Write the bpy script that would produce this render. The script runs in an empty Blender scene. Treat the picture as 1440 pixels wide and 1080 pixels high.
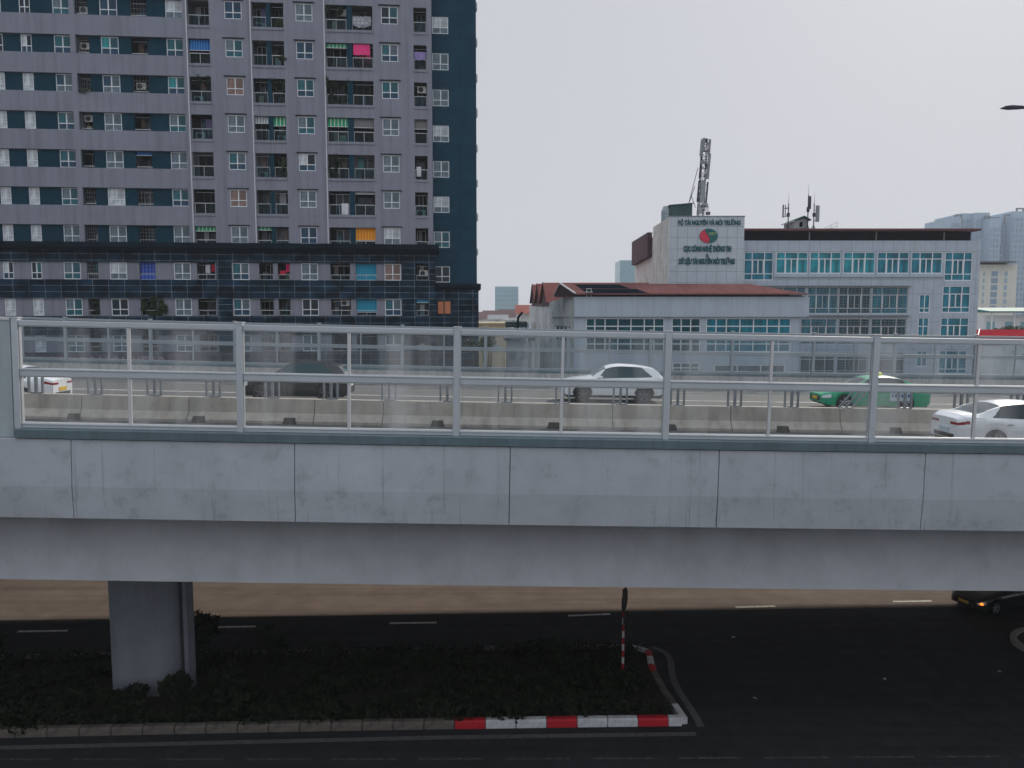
import bpy, bmesh, math, random
from mathutils import Vector, Matrix
R = math.radians
rnd = random.Random(7)
S = bpy.context.scene
COL = S.collection
PI = math.pi

# ------------------------------------------------------------------ camera numbers
F = 1081.0; CH = 13.0; PITCH = math.atan(95 / F)
_c, _s = math.cos(PITCH), math.sin(PITCH)
def at(px, py, Y):
    """world X, Z of a measured picture point lying at distance Y"""
    a = (px - 720) / F; b = (540 - py) / F
    t = Y / (_c + b * _s)
    return a * t, CH + t * (-_s + b * _c)

# ------------------------------------------------------------------ materials
MATS = {}
def mat(name, rgb, rough=.7, metal=0., var=0., scale=3., streak=0., bump=0., spec=.5, spot=None, sscale=(5, 5, .3), srange=(.32, .55)):
    m = bpy.data.materials.new(name); m.use_nodes = True
    nt = m.node_tree; b = nt.nodes['Principled BSDF']
    b.inputs['Base Color'].default_value = (*rgb, 1); b.inputs['Roughness'].default_value = rough
    b.inputs['Metallic'].default_value = metal; b.inputs['Specular IOR Level'].default_value = spec
    if var or streak or bump or spot:
        tc = nt.nodes.new('ShaderNodeTexCoord')
        last = None
        def mul(prev, val):
            mx = nt.nodes.new('ShaderNodeMix'); mx.data_type = 'RGBA'; mx.blend_type = 'MULTIPLY'
            mx.inputs[0].default_value = 1
            if prev is None: mx.inputs[6].default_value = (*rgb, 1)
            else: nt.links.new(prev, mx.inputs[6])
            nt.links.new(val, mx.inputs[7]); return mx.outputs[2]
        def noise(sc, detail=6, mp=None, rgh=.6):
            n = nt.nodes.new('ShaderNodeTexNoise'); n.inputs['Scale'].default_value = sc
            n.inputs['Detail'].default_value = detail; n.inputs['Roughness'].default_value = rgh
            if mp:
                k = nt.nodes.new('ShaderNodeMapping'); k.inputs['Scale'].default_value = mp
                nt.links.new(tc.outputs['Object'], k.inputs[0]); nt.links.new(k.outputs[0], n.inputs[0])
            else: nt.links.new(tc.outputs['Object'], n.inputs[0])
            return n.outputs[0]
        def rng(v, lo, hi, a=.3, c=.7):
            r = nt.nodes.new('ShaderNodeMapRange'); r.inputs[1].default_value = a; r.inputs[2].default_value = c
            r.inputs[3].default_value = lo; r.inputs[4].default_value = hi
            nt.links.new(v, r.inputs[0]); return r.outputs[0]
        if var:
            last = mul(last, rng(noise(scale), 1 - var, 1 + var))
            last = mul(last, rng(noise(scale * .17, 3), 1 - var * .7, 1 + var * .7))
        if streak:
            last = mul(last, rng(noise(1., 5, sscale), 1 - streak, 1.0, *srange))
        if spot:
            last = mul(last, rng(noise(spot[0], 8, None, .75), spot[1], 1.0, spot[2], spot[2] + .08))
        if last is not None: nt.links.new(last, b.inputs['Base Color'])
        if bump:
            bp = nt.nodes.new('ShaderNodeBump'); bp.inputs['Strength'].default_value = bump; bp.inputs['Distance'].default_value = .02
            nt.links.new(noise(scale * 6, 6), bp.inputs['Height']); nt.links.new(bp.outputs[0], b.inputs['Normal'])
    MATS[name] = m
    return m

def tile_mat(name, c1, c2, mortar, bw, bh, ms, rough=.3, spec=.5, zoff=0., xoff=0., var=.2, fade=True, axes='XZ', streak=0., bias=0.):
    m = bpy.data.materials.new(name); m.use_nodes = True; nt = m.node_tree; b = nt.nodes['Principled BSDF']
    tc = nt.nodes.new('ShaderNodeTexCoord'); sp = nt.nodes.new('ShaderNodeSeparateXYZ'); cb = nt.nodes.new('ShaderNodeCombineXYZ')
    nt.links.new(tc.outputs['Object'], sp.inputs[0])
    ax = nt.nodes.new('ShaderNodeMath'); ax.operation = 'ADD'; ax.inputs[1].default_value = xoff
    az = nt.nodes.new('ShaderNodeMath'); az.operation = 'ADD'; az.inputs[1].default_value = zoff
    nt.links.new(sp.outputs['X' if axes[0] == 'X' else 'Y'], ax.inputs[0]); nt.links.new(sp.outputs['Z'], az.inputs[0])
    nt.links.new(ax.outputs[0], cb.inputs[0]); nt.links.new(az.outputs[0], cb.inputs[1])
    br = nt.nodes.new('ShaderNodeTexBrick'); br.offset = 0; br.squash = 1
    nt.links.new(cb.outputs[0], br.inputs['Vector'])
    br.inputs['Scale'].default_value = 1; br.inputs['Brick Width'].default_value = bw; br.inputs['Row Height'].default_value = bh
    br.inputs['Mortar Size'].default_value = ms; br.inputs['Mortar Smooth'].default_value = 0; br.inputs['Bias'].default_value = bias
    br.inputs['Color1'].default_value = (*c1, 1); br.inputs['Color2'].default_value = (*c2, 1); br.inputs['Mortar'].default_value = (*mortar, 1)
    n = nt.nodes.new('ShaderNodeTexNoise'); n.inputs['Scale'].default_value = .9; n.inputs['Detail'].default_value = 5
    nt.links.new(tc.outputs['Object'], n.inputs[0])
    r = nt.nodes.new('ShaderNodeMapRange'); r.inputs[1].default_value = .35; r.inputs[2].default_value = .65
    r.inputs[3].default_value = 1 - var; r.inputs[4].default_value = 1 + var
    nt.links.new(n.outputs[0], r.inputs[0])
    mx = nt.nodes.new('ShaderNodeMix'); mx.data_type = 'RGBA'; mx.blend_type = 'MULTIPLY'; mx.inputs[0].default_value = 1
    nt.links.new(br.outputs[0], mx.inputs[6]); nt.links.new(r.outputs[0], mx.inputs[7])
    out = mx.outputs[2]
    if streak:
        k = nt.nodes.new('ShaderNodeMapping'); k.inputs['Scale'].default_value = (4, 4, .25)
        n2 = nt.nodes.new('ShaderNodeTexNoise'); n2.inputs['Scale'].default_value = 1; n2.inputs['Detail'].default_value = 5
        nt.links.new(tc.outputs['Object'], k.inputs[0]); nt.links.new(k.outputs[0], n2.inputs[0])
        r2 = nt.nodes.new('ShaderNodeMapRange'); r2.inputs[1].default_value = .3; r2.inputs[2].default_value = .55
        r2.inputs[3].default_value = 1 - streak; r2.inputs[4].default_value = 1
        nt.links.new(n2.outputs[0], r2.inputs[0])
        m2 = nt.nodes.new('ShaderNodeMix'); m2.data_type = 'RGBA'; m2.blend_type = 'MULTIPLY'; m2.inputs[0].default_value = 1
        nt.links.new(out, m2.inputs[6]); nt.links.new(r2.outputs[0], m2.inputs[7]); out = m2.outputs[2]
    nt.links.new(out, b.inputs['Base Color']); b.inputs['Roughness'].default_value = rough; b.inputs['Specular IOR Level'].default_value = spec
    MATS[name] = m; return m

def stripe_mat(name, c1, c2, period, frac=.5, axis='X'):
    m = bpy.data.materials.new(name); m.use_nodes = True; nt = m.node_tree; b = nt.nodes['Principled BSDF']
    tc = nt.nodes.new('ShaderNodeTexCoord'); sp = nt.nodes.new('ShaderNodeSeparateXYZ'); nt.links.new(tc.outputs['Object'], sp.inputs[0])
    d = nt.nodes.new('ShaderNodeMath'); d.operation = 'DIVIDE'; d.inputs[1].default_value = period; nt.links.new(sp.outputs[axis], d.inputs[0])
    f = nt.nodes.new('ShaderNodeMath'); f.operation = 'FRACT'; nt.links.new(d.outputs[0], f.inputs[0])
    g = nt.nodes.new('ShaderNodeMath'); g.operation = 'GREATER_THAN'; g.inputs[1].default_value = frac; nt.links.new(f.outputs[0], g.inputs[0])
    mx = nt.nodes.new('ShaderNodeMix'); mx.data_type = 'RGBA'; mx.inputs[6].default_value = (*c1, 1); mx.inputs[7].default_value = (*c2, 1)
    nt.links.new(g.outputs[0], mx.inputs[0]); nt.links.new(mx.outputs[2], b.inputs['Base Color']); b.inputs['Roughness'].default_value = .85
    MATS[name] = m; return m

def leaf_mat(name, a, b_):
    m = bpy.data.materials.new(name); m.use_nodes = True; nt = m.node_tree; b = nt.nodes['Principled BSDF']
    tc = nt.nodes.new('ShaderNodeTexCoord'); n = nt.nodes.new('ShaderNodeTexNoise'); n.inputs['Scale'].default_value = 2.3; n.inputs['Detail'].default_value = 4
    nt.links.new(tc.outputs['Object'], n.inputs[0])
    mx = nt.nodes.new('ShaderNodeMix'); mx.data_type = 'RGBA'; mx.inputs[6].default_value = (*a, 1); mx.inputs[7].default_value = (*b_, 1)
    r = nt.nodes.new('ShaderNodeMapRange'); r.inputs[1].default_value = .35; r.inputs[2].default_value = .65
    nt.links.new(n.outputs[0], r.inputs[0]); nt.links.new(r.outputs[0], mx.inputs[0]); nt.links.new(mx.outputs[2], b.inputs['Base Color'])
    b.inputs['Roughness'].default_value = .65; b.inputs['Specular IOR Level'].default_value = .25
    MATS[name] = m; return m

def acrylic(name, tint, dirt_glare_lo, dirt_glare_hi, dcol):  # pale upright streaks paint reflected columns and glare into the pane, with slight dirt
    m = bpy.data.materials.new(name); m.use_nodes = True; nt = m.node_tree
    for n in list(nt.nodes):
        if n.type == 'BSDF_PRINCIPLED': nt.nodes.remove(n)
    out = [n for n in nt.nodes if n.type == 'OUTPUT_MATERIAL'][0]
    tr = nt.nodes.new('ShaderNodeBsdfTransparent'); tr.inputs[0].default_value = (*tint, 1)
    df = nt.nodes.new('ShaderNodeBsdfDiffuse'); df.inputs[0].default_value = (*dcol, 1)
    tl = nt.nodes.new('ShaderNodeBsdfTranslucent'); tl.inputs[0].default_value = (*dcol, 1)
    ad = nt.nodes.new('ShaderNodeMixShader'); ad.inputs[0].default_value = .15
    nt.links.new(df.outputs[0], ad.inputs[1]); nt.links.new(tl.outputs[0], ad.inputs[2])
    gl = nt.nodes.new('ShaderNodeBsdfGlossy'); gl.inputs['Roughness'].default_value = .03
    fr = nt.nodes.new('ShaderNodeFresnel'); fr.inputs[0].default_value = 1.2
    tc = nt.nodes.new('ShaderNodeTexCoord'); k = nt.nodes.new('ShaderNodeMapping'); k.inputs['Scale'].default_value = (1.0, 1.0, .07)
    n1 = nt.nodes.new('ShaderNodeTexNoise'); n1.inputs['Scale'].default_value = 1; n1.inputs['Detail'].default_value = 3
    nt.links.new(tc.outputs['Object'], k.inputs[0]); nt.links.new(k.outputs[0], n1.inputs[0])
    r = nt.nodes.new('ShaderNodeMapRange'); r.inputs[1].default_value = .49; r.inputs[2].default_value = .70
    r.inputs[3].default_value = dirt_glare_lo; r.inputs[4].default_value = dirt_glare_hi; nt.links.new(n1.outputs[0], r.inputs[0])
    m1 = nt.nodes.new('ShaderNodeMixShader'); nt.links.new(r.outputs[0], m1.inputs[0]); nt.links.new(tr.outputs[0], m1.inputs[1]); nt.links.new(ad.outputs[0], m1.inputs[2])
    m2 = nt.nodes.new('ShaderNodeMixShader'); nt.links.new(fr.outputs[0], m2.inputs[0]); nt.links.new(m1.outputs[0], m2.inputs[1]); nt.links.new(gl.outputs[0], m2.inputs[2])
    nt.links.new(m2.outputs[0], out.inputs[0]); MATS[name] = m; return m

def emis(name, rgb, st):
    m = mat(name, rgb, .5); b = m.node_tree.nodes['Principled BSDF']
    b.inputs['Emission Color'].default_value = (*rgb, 1); b.inputs['Emission Strength'].default_value = st; return m

# concrete and roads
mat('fascia_concrete', (.45, .49, .54), .85, var=.10, scale=1.1, streak=.36, bump=.25, sscale=(9, 9, .10), srange=(.27, .40), spot=(2.2, .88, .37))
mat('girder_concrete', (.62, .655, .71), .85, var=.08, scale=1.2, streak=.1, bump=.2, sscale=(.8, .8, .3), spot=(14, .9, .37))
mat('pier_concrete', (.28, .31, .36), .85, var=.1, scale=1.3, streak=.1, bump=.2)
mat('barrier_concrete', (.37, .34, .30), .9, var=.12, scale=1.4, streak=.28, bump=.3, sscale=(2.5, 2.5, .2), spot=(7, .78, .36))
mat('parapet_concrete', (.36, .36, .35), .9, var=.1, scale=1.5, streak=.3, bump=.2)
mat('drain_dark', (.075, .072, .068), .95, var=.2)
mat('joint_dark', (.05, .052, .06), .95)
mat('deck_asphalt', (.085, .087, .09), .9, var=.12, scale=2., streak=.2, bump=.2, sscale=(.06, 2.2, 1))
mat('road_dusty_sunlit', (.165, .136, .121), .95, var=.16, scale=.9, streak=.3, bump=.3, sscale=(.05, 1.6, 1), spec=.2)  # dusty road with the sunlit strip's brightness put into its colour
mat('road_asphalt', (.034, .037, .041), .95, var=.2, scale=1.6, streak=.25, bump=.35, sscale=(.05, 1.6, 1), spec=.2)
mat('ground_city', (.14, .135, .12), .95, var=.25, scale=.02)
mat('soil', (.018, .014, .011), .95, var=.3, scale=3)
mat('paint_white_worn', (.55, .54, .50), .8, var=.18, scale=4, spot=(6, .45, .40))
mat('paint_line_faint', (.085, .08, .075), .85, var=.3, scale=5, spot=(5, .5, .46))
mat('paint_edge', (.12, .12, .12), .85, var=.2, scale=5, spot=(6, .6, .40))
mat('kerb_plain', (.15, .135, .118), .9, var=.25, scale=4, bump=.3, spot=(5, .6, .40))
mat('kerb_pale', (.30, .29, .27), .9, var=.2, scale=4)
mat('kerb_red', (.55, .015, .03), .7, var=.12, scale=5, spot=(9, .7, .34))
mat('kerb_white', (.66, .69, .72), .7, var=.1, scale=5, spot=(7, .65, .38))
# metal
mat('rail_grey', (.49, .54, .585), .45, metal=.15, var=.05, scale=2)
mat('rail_light', (.62, .64, .66), .4, metal=.15, var=.05, scale=2)
mat('sill_steel', (.115, .17, .20), .55, var=.14, scale=1.2, streak=.2)
mat('panel_solid', (.36, .425, .455), .7, var=.08, scale=1.5, streak=.12)
mat('dark_gasket', (.02, .022, .025), .6)
mat('galv_steel', (.20, .22, .24), .5, metal=.4, var=.15, scale=6)
mat('dark_steel', (.06, .065, .075), .55, var=.2, scale=5)
mat('rail_far', (.30, .34, .38), .5, var=.05)
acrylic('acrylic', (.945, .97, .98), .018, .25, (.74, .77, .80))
acrylic('acrylic_far', (.86, .89, .91), .035, .13, (.5, .54, .6))
# tower
mat('tower_grey', (.245, .26, .315), .85, spec=.15, var=.05, scale=.9, streak=.2, bump=.1, sscale=(2.2, 2.2, .09))
mat('tower_blue', (.007, .046, .075), .85, spec=.08, var=.1, scale=1.0, streak=.12, sscale=(1.2, 1.2, .1))
tile_mat('tower_blue_tile', (.008, .046, .078), (.010, .053, .088), (.006, .036, .062), 2.6, 1.05, .03, .8, spec=.08, var=.12)
tile_mat('podium_tile', (.003, .011, .021), (.008, .032, .062), (.20, .235, .27), 1.32, .545, .014, .35, spec=.07, zoff=.12, xoff=16.11, var=.55)
mat('podium_cornice', (.005, .013, .023), .7, spec=.06, var=.3, scale=.8, streak=.3)
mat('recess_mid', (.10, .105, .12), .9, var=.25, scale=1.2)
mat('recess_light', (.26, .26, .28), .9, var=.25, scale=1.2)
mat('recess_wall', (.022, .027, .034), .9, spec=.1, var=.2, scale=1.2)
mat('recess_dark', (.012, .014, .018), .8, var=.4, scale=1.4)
mat('window_white', (.74, .78, .82), .5)
mat('pipe_white', (.66, .68, .72), .5)
for nm, c in (('g_dark', (.005, .022, .038)), ('g_teal', (.012, .13, .17)), ('g_blue', (.010, .06, .12)), ('g_blind', (.14, .20, .245)), ('g_white', (.60, .66, .70)), ('g_brown', (.26, .17, .15)), ('g_cyan', (.02, .30, .33))):
    mat(nm, c, .12, var=.35, scale=1.7, spec=.35, streak=.35, sscale=(6, 6, .5))
mat('g_rail', (.03, .055, .065), .08, var=.25, scale=2)
emis('g_orange', (.36, .13, .06), .22)
mat('ac_white', (.60, .60, .58), .6); mat('ac_fan', (.03, .03, .035), .7)
stripe_mat('aw_green', (.01, .32, .14), (.55, .62, .58), .32, .72)
stripe_mat('aw_blue', (.012, .11, .38), (.06, .25, .55), .22, .6)
stripe_mat('aw_royal', (.012, .05, .42), (.05, .16, .62), .3, .6)
stripe_mat('aw_orange', (.80, .36, .015), (.62, .06, .02), .26, .74)
stripe_mat('aw_cyan', (.012, .30, .46), (.01, .18, .30), .17, .62)
stripe_mat('aw_pale', (.50, .55, .57), (.14, .16, .18), .24, .7)
mat('shutter_grey', (.17, .17, .175), .7, var=.1)
mat('cloth_pink', (.85, .06, .26), .9); mat('cloth_red', (.60, .03, .07), .9); mat('cloth_purple', (.30, .24, .50), .9)
mat('cloth_white', (.68, .70, .74), .9); mat('cloth_dark', (.02, .02, .045), .9)
tile_mat('cloth_check', (.55, .57, .62), (.06, .065, .085), (.30, .31, .35), .34, .30, .06, .9, var=.1)
mat('box_cream', (.55, .50, .36), .8)
# ministry
tile_mat('panel_grey', (.41, .48, .56), (.425, .495, .575), (.23, .275, .33), 1.16, 1.55, .022, .5, zoff=.0, xoff=.2, var=.06, streak=.07)
tile_mat('panel_low', (.40, .475, .56), (.415, .49, .575), (.29, .345, .41), 1.43, 2.6, .02, .5, zoff=.0, xoff=0, var=.05, streak=.08)
tile_mat('panel_sign', (.47, .54, .61), (.485, .555, .62), (.22, .26, .30), 1.06, 1.19, .02, .5, zoff=.05, xoff=.2, var=.05, streak=.06)
mat('stained_wall', (.74, .74, .72), .9, var=.14, scale=.6, streak=.35, spot=(.9, .2, .33), sscale=(1.8, 1.8, .16))
mat('stained_wall_low', (.66, .69, .70), .9, var=.22, scale=.5, streak=.3, spot=(.8, .35, .36), sscale=(.6, .6, .12))
mat('teal_glass', (.004, .20, .29), .1, var=.4, scale=.8, spec=.35, streak=.5, sscale=(3.5, 3.5, .25)); mat('teal_glass_dark', (.004, .085, .12), .1, var=.5, scale=.8, spec=.3, streak=.4, sscale=(3.5, 3.5, .25))
mat('teal_bright', (.006, .30, .37), .12, var=.4, scale=.7, spec=.35, streak=.55, sscale=(3.5, 3.5, .25))
mat('grey_glass', (.11, .15, .18), .2, var=.2, scale=.8)
mat('roof_red', (.155, .075, .076), .95, spec=0., var=.1, scale=.7, streak=.2, sscale=(2.5, .2, .2))
mat('roof_red_bright', (.24, .02, .03), .95, spec=0., var=.12, scale=.8)
mat('roof_orange', (.25, .105, .095), .95, spec=0., var=.15, scale=1)
mat('maroon', (.075, .032, .045), .8, var=.2, scale=.7, streak=.25)
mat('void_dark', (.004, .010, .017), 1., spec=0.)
mat('sign_green', (.0, .085, .095), .6); mat('logo_red', (.62, .02, .07), .5); mat('logo_green', (.0, .11, .12), .5); mat('logo_yellow', (.30, .50, .18), .5)
mat('tank_teal', (.02, .07, .075), .6, var=.25, scale=.9, streak=.3); mat('tank_steel', (.30, .38, .42), .4, var=.2, scale=.9, streak=.3)
mat('antenna_grey', (.23, .26, .29), .6, var=.1); mat('antenna_dark', (.035, .042, .07), .6, var=.2)
mat('hut_wall', (.34, .37, .38), .9, var=.2, scale=1, streak=.3); mat('hut_green', (.01, .10, .09), .7, var=.2)
mat('cream_wall', (.66, .67, .62), .9, var=.06, scale=.3, streak=.12); mat('tan_wall', (.50, .42, .28), .9, var=.1, scale=.3)
mat('white_wall', (.62, .64, .65), .9, var=.06, scale=.4); mat('far_wall', (.33, .45, .57), .9, var=.06, scale=.2)  # far_wall and far_window paled blue, distance haze put into their colour
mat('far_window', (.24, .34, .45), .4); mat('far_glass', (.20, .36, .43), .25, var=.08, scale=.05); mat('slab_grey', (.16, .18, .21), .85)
mat('green_roof', (.03, .16, .16), .7, var=.15)
# cars
def paint(name, rgb, coat=.6, rough=.25):
    m = mat(name, rgb, rough); b = m.node_tree.nodes['Principled BSDF']
    b.inputs['Coat Weight'].default_value = coat; b.inputs['Coat Roughness'].default_value = .06; return m
paint('paint_white', (.72, .74, .77)); paint('paint_black', (.006, .010, .015), .2, .35); paint('paint_green', (.0, .30, .15), .3, .3); paint('paint_graphite', (.018, .024, .024))
mat('car_glass', (.010, .022, .03), .06, spec=.4); mat('car_glass_teal', (.008, .045, .06), .06, spec=.3); mat('tyre', (.012, .012, .013), .8); mat('rim', (.38, .39, .41), .35, metal=.6)
mat('rim_dark', (.10, .10, .11), .4, metal=.5); mat('trim_black', (.012, .012, .014), .6); mat('lamp_red', (.24, .006, .012), .4, spec=.15); mat('lamp_clear', (.62, .64, .66), .1)
mat('plate_white', (.7, .7, .7), .5); mat('plate_yellow', (.68, .42, .03), .5); emis('indicator_orange', (1, .25, .03), 2)
emis('roof_sign', (.75, .65, .08), .25); mat('decal', (.46, .55, .62), .4); mat('decal_blue', (.02, .09, .25), .4)
mat('sign_back', (.012, .014, .018), .6); mat('pole_red', (.38, .015, .025), .6); mat('pole_white', (.62, .62, .62), .6)
mat('bark', (.06, .05, .04), .95, var=.3, scale=8); mat('litter', (.35, .35, .35), .8)
leaf_mat('leaf_dark', (.010, .022, .010), (.032, .055, .020)); leaf_mat('leaf_mid', (.025, .055, .025), (.06, .11, .045)); leaf_mat('leaf_shrub', (.007, .012, .007), (.022, .032, .012))

# ------------------------------------------------------------------ mesh helpers
class MB:
    def __init__(s): s.v = []; s.f = []; s.mi = []
    def quad(s, a, b, c, d, mi=0):
        n = len(s.v); s.v += [a, b, c, d]; s.f.append((n, n + 1, n + 2, n + 3)); s.mi.append(mi)
    def poly(s, pts, mi=0):
        n = len(s.v); s.v += list(pts); s.f.append(tuple(range(n, n + len(pts)))); s.mi.append(mi)
    def box(s, x0, x1, y0, y1, z0, z1, mi=0, nx=1):
        n = len(s.v)
        for i in range(nx + 1):
            x = x0 + (x1 - x0) * i / nx
            s.v += [(x, y0, z0), (x, y1, z0), (x, y1, z1), (x, y0, z1)]
        for i in range(nx):
            a = n + 4 * i; b = a + 4
            for j in range(4):
                k = (j + 1) % 4
                s.f.append((a + j, a + k, b + k, b + j)); s.mi.append(mi)
        s.f.append((n, n + 3, n + 2, n + 1)); s.mi.append(mi)
        e = n + 4 * nx; s.f.append((e, e + 1, e + 2, e + 3)); s.mi.append(mi)
        return s
    def prof(s, pts, x0, x1, nx=1, mi=0):
        """extrude a closed (y,z) profile along x"""
        n = len(s.v); k = len(pts)
        for i in range(nx + 1):
            x = x0 + (x1 - x0) * i / nx
            s.v += [(x, p[0], p[1]) for p in pts]
        for i in range(nx):
            a = n + k * i; b = a + k
            for j in range(k):
                q = (j + 1) % k
                s.f.append((a + j, a + q, b + q, b + j)); s.mi.append(mi)
        s.f.append(tuple(n + j for j in range(k))[::-1]); s.mi.append(mi)
        e = n + k * nx; s.f.append(tuple(e + j for j in range(k))); s.mi.append(mi)
        return s
    def prism(s, pts, z0, z1, mi=0):
        n = len(s.v); k = len(pts)
        s.v += [(p[0], p[1], z0) for p in pts] + [(p[0], p[1], z1) for p in pts]
        for j in range(k):
            q = (j + 1) % k; s.f.append((n + j, n + q, n + k + q, n + k + j)); s.mi.append(mi)
        s.f.append(tuple(n + j for j in range(k))[::-1]); s.mi.append(mi)
        s.f.append(tuple(n + k + j for j in range(k))); s.mi.append(mi); return s
    def prism_y(s, pts, y0, y1, mi=0):
        """extrude a closed (x,z) outline along y"""
        n = len(s.v); k = len(pts)
        s.v += [(p[0], y0, p[1]) for p in pts] + [(p[0], y1, p[1]) for p in pts]
        for j in range(k):
            q = (j + 1) % k; s.f.append((n + j, n + q, n + k + q, n + k + j)); s.mi.append(mi)
        s.f.append(tuple(n + j for j in range(k))); s.mi.append(mi)
        s.f.append(tuple(n + k + j for j in range(k))[::-1]); s.mi.append(mi); return s
    def tube(s, a, b, r0, r1=None, n=8, mi=0):
        a = Vector(a); b = Vector(b); r1 = r0 if r1 is None else r1
        d = (b - a).normalized(); u = d.orthogonal().normalized(); w = d.cross(u)
        k = len(s.v)
        for c, r in ((a, r0), (b, r1)):
            for i in range(n):
                t = 2 * PI * i / n; s.v.append(tuple(c + u * (r * math.cos(t)) + w * (r * math.sin(t))))
        for i in range(n):
            j = (i + 1) % n; s.f.append((k + i, k + j, k + n + j, k + n + i)); s.mi.append(mi)
        s.f.append(tuple(k + i for i in range(n))[::-1]); s.mi.append(mi)
        s.f.append(tuple(k + n + i for i in range(n))); s.mi.append(mi); return s
    def lathe_y(s, prof, n=24, mi=0, c=(0, 0, 0)):
        """revolve (r,y) profile round the y axis"""
        k = len(s.v); m = len(prof)
        for i in range(n):
            t = 2 * PI * i / n
            for r, y in prof: s.v.append((c[0] + r * math.cos(t), c[1] + y, c[2] + r * math.sin(t)))
        for i in range(n):
            j = (i + 1) % n
            for q in range(m - 1):
                s.f.append((k + i * m + q, k + j * m + q, k + j * m + q + 1, k + i * m + q + 1)); s.mi.append(mi)
        return s
    def build(s, name, mats, parent=None, xf=None, smooth=False, bevel=0, fix=True):
        v = [xf(*p) for p in s.v] if xf else s.v
        me = bpy.data.meshes.new(name); me.from_pydata([tuple(p) for p in v], [], s.f)
        if not isinstance(mats, (list, tuple)): mats = [mats]
        for m in mats: me.materials.append(MATS[m])
        me.polygons.foreach_set('material_index', s.mi)
        if fix and len(s.f) < 40000:
            bm = bmesh.new(); bm.from_mesh(me); bmesh.ops.recalc_face_normals(bm, faces=bm.faces); bm.to_mesh(me); bm.free()
        if smooth: me.polygons.foreach_set('use_smooth', [True] * len(me.polygons))
        me.update()
        o = bpy.data.objects.new(name, me); COL.objects.link(o)
        if parent is not None: o.parent = parent
        if bevel:
            b = o.modifiers.new('bevel', 'BEVEL'); b.width = bevel; b.segments = 2; b.limit_method = 'ANGLE'; b.angle_limit = R(40)
        return o

def tag(o, label=None, cat=None, group=None, kind=None):
    if label: o['label'] = label
    if cat: o['category'] = cat
    if group: o['group'] = group
    if kind: o['kind'] = kind
    return o
def empty(name, label, cat, loc=(0, 0, 0), rz=0, group=None):
    o = bpy.data.objects.new(name, None); COL.objects.link(o); o.location = loc; o.rotation_euler = (0, 0, rz)
    o.empty_display_size = .3
    return tag(o, label, cat, group)
def dup(o, parent, loc=None):
    c = o.copy(); COL.objects.link(c); c.parent = parent
    if loc is not None: c.location = loc
    for ch in list(o.children): dup(ch, c)
    return c
def text_obj(body, size, mname, parent, loc, rot, name='lettering', depth=.03, width=None, align='CENTER', bold=.012):
    c = bpy.data.curves.new(name, 'FONT'); c.body = body; c.size = size; c.align_x = align; c.align_y = 'BOTTOM_BASELINE'
    c.extrude = depth; c.offset = bold
    t = bpy.data.objects.new(name + '_src', c); COL.objects.link(t)
    bpy.context.view_layer.update()
    me = bpy.data.meshes.new_from_object(t.evaluated_get(bpy.context.evaluated_depsgraph_get()))
    w = max(v.co.x for v in me.vertices) - min(v.co.x for v in me.vertices)
    bpy.data.objects.remove(t); bpy.data.curves.remove(c)
    me.materials.clear(); me.materials.append(MATS[mname])
    o = bpy.data.objects.new(name, me); COL.objects.link(o); o.parent = parent; o.location = loc; o.rotation_euler = rot
    if width: o.scale = (width / w, 1, 1)
    return o
def wall_grid(mb, u0, u1, z0, z1, holes, y=0., reveal=.2, mi=0, mir=None):
    """front face at y with rectangular openings (u0,u1,z0,z1[,depth]) and their reveals"""
    us = sorted({u0, u1} | {h[0] for h in holes} | {h[1] for h in holes}); us = [u for u in us if u0 - 1e-6 <= u <= u1 + 1e-6]
    zs = sorted({z0, z1} | {h[2] for h in holes} | {h[3] for h in holes}); zs = [z for z in zs if z0 - 1e-6 <= z <= z1 + 1e-6]
    for a, b in zip(us, us[1:]):
        m = (a + b) / 2; hs = [h for h in holes if h[0] < m < h[1]]
        run = None
        for c, d in zip(zs, zs[1:]):
            n = (c + d) / 2
            if any(h[2] < n < h[3] for h in hs):
                if run: mb.quad((a, y, run[0]), (b, y, run[0]), (b, y, run[1]), (a, y, run[1]), mi); run = None
            else: run = (run[0], d) if run else (c, d)
        if run: mb.quad((a, y, run[0]), (b, y, run[0]), (b, y, run[1]), (a, y, run[1]), mi)
    for h in holes:
        a, b, c, d = h[:4]; r = h[4] if len(h) > 4 else reveal; k = mi if mir is None else mir
        mb.quad((a, y, c), (a, y + r, c), (a, y + r, d), (a, y, d), k); mb.quad((b, y, c), (b, y, d), (b, y + r, d), (b, y + r, c), k)
        mb.quad((a, y, c), (b, y, c), (b, y + r, c), (a, y + r, c), k); mb.quad((a, y, d), (a, y + r, d), (b, y + r, d), (b, y, d), k)
def leaves(mb, n, size, fn, rg=rnd, mi=0):
    for _ in range(n):
        x, y, z = fn(); s = size * rg.uniform(.6, 1.35)
        a = Vector((rg.gauss(0, 1), rg.gauss(0, 1), rg.gauss(0, .8))).normalized(); b = a.orthogonal().normalized()
        b = (Matrix.Rotation(rg.uniform(0, 6.28), 3, a) @ b); c = a.cross(b)
        p = Vector((x, y, z))
        mb.quad(tuple(p - b * s), tuple(p + c * s * .45), tuple(p + b * s), tuple(p - c * s * .45), mi)
def blob(c, r, rg=rnd):
    def f():
        while True:
            d = Vector((rg.uniform(-1, 1), rg.uniform(-1, 1), rg.uniform(-1, 1)))
            if .25 < d.length < 1: break
        return c[0] + d.x * r[0], c[1] + d.y * r[1], c[2] + d.z * r[2]
    return f

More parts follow.
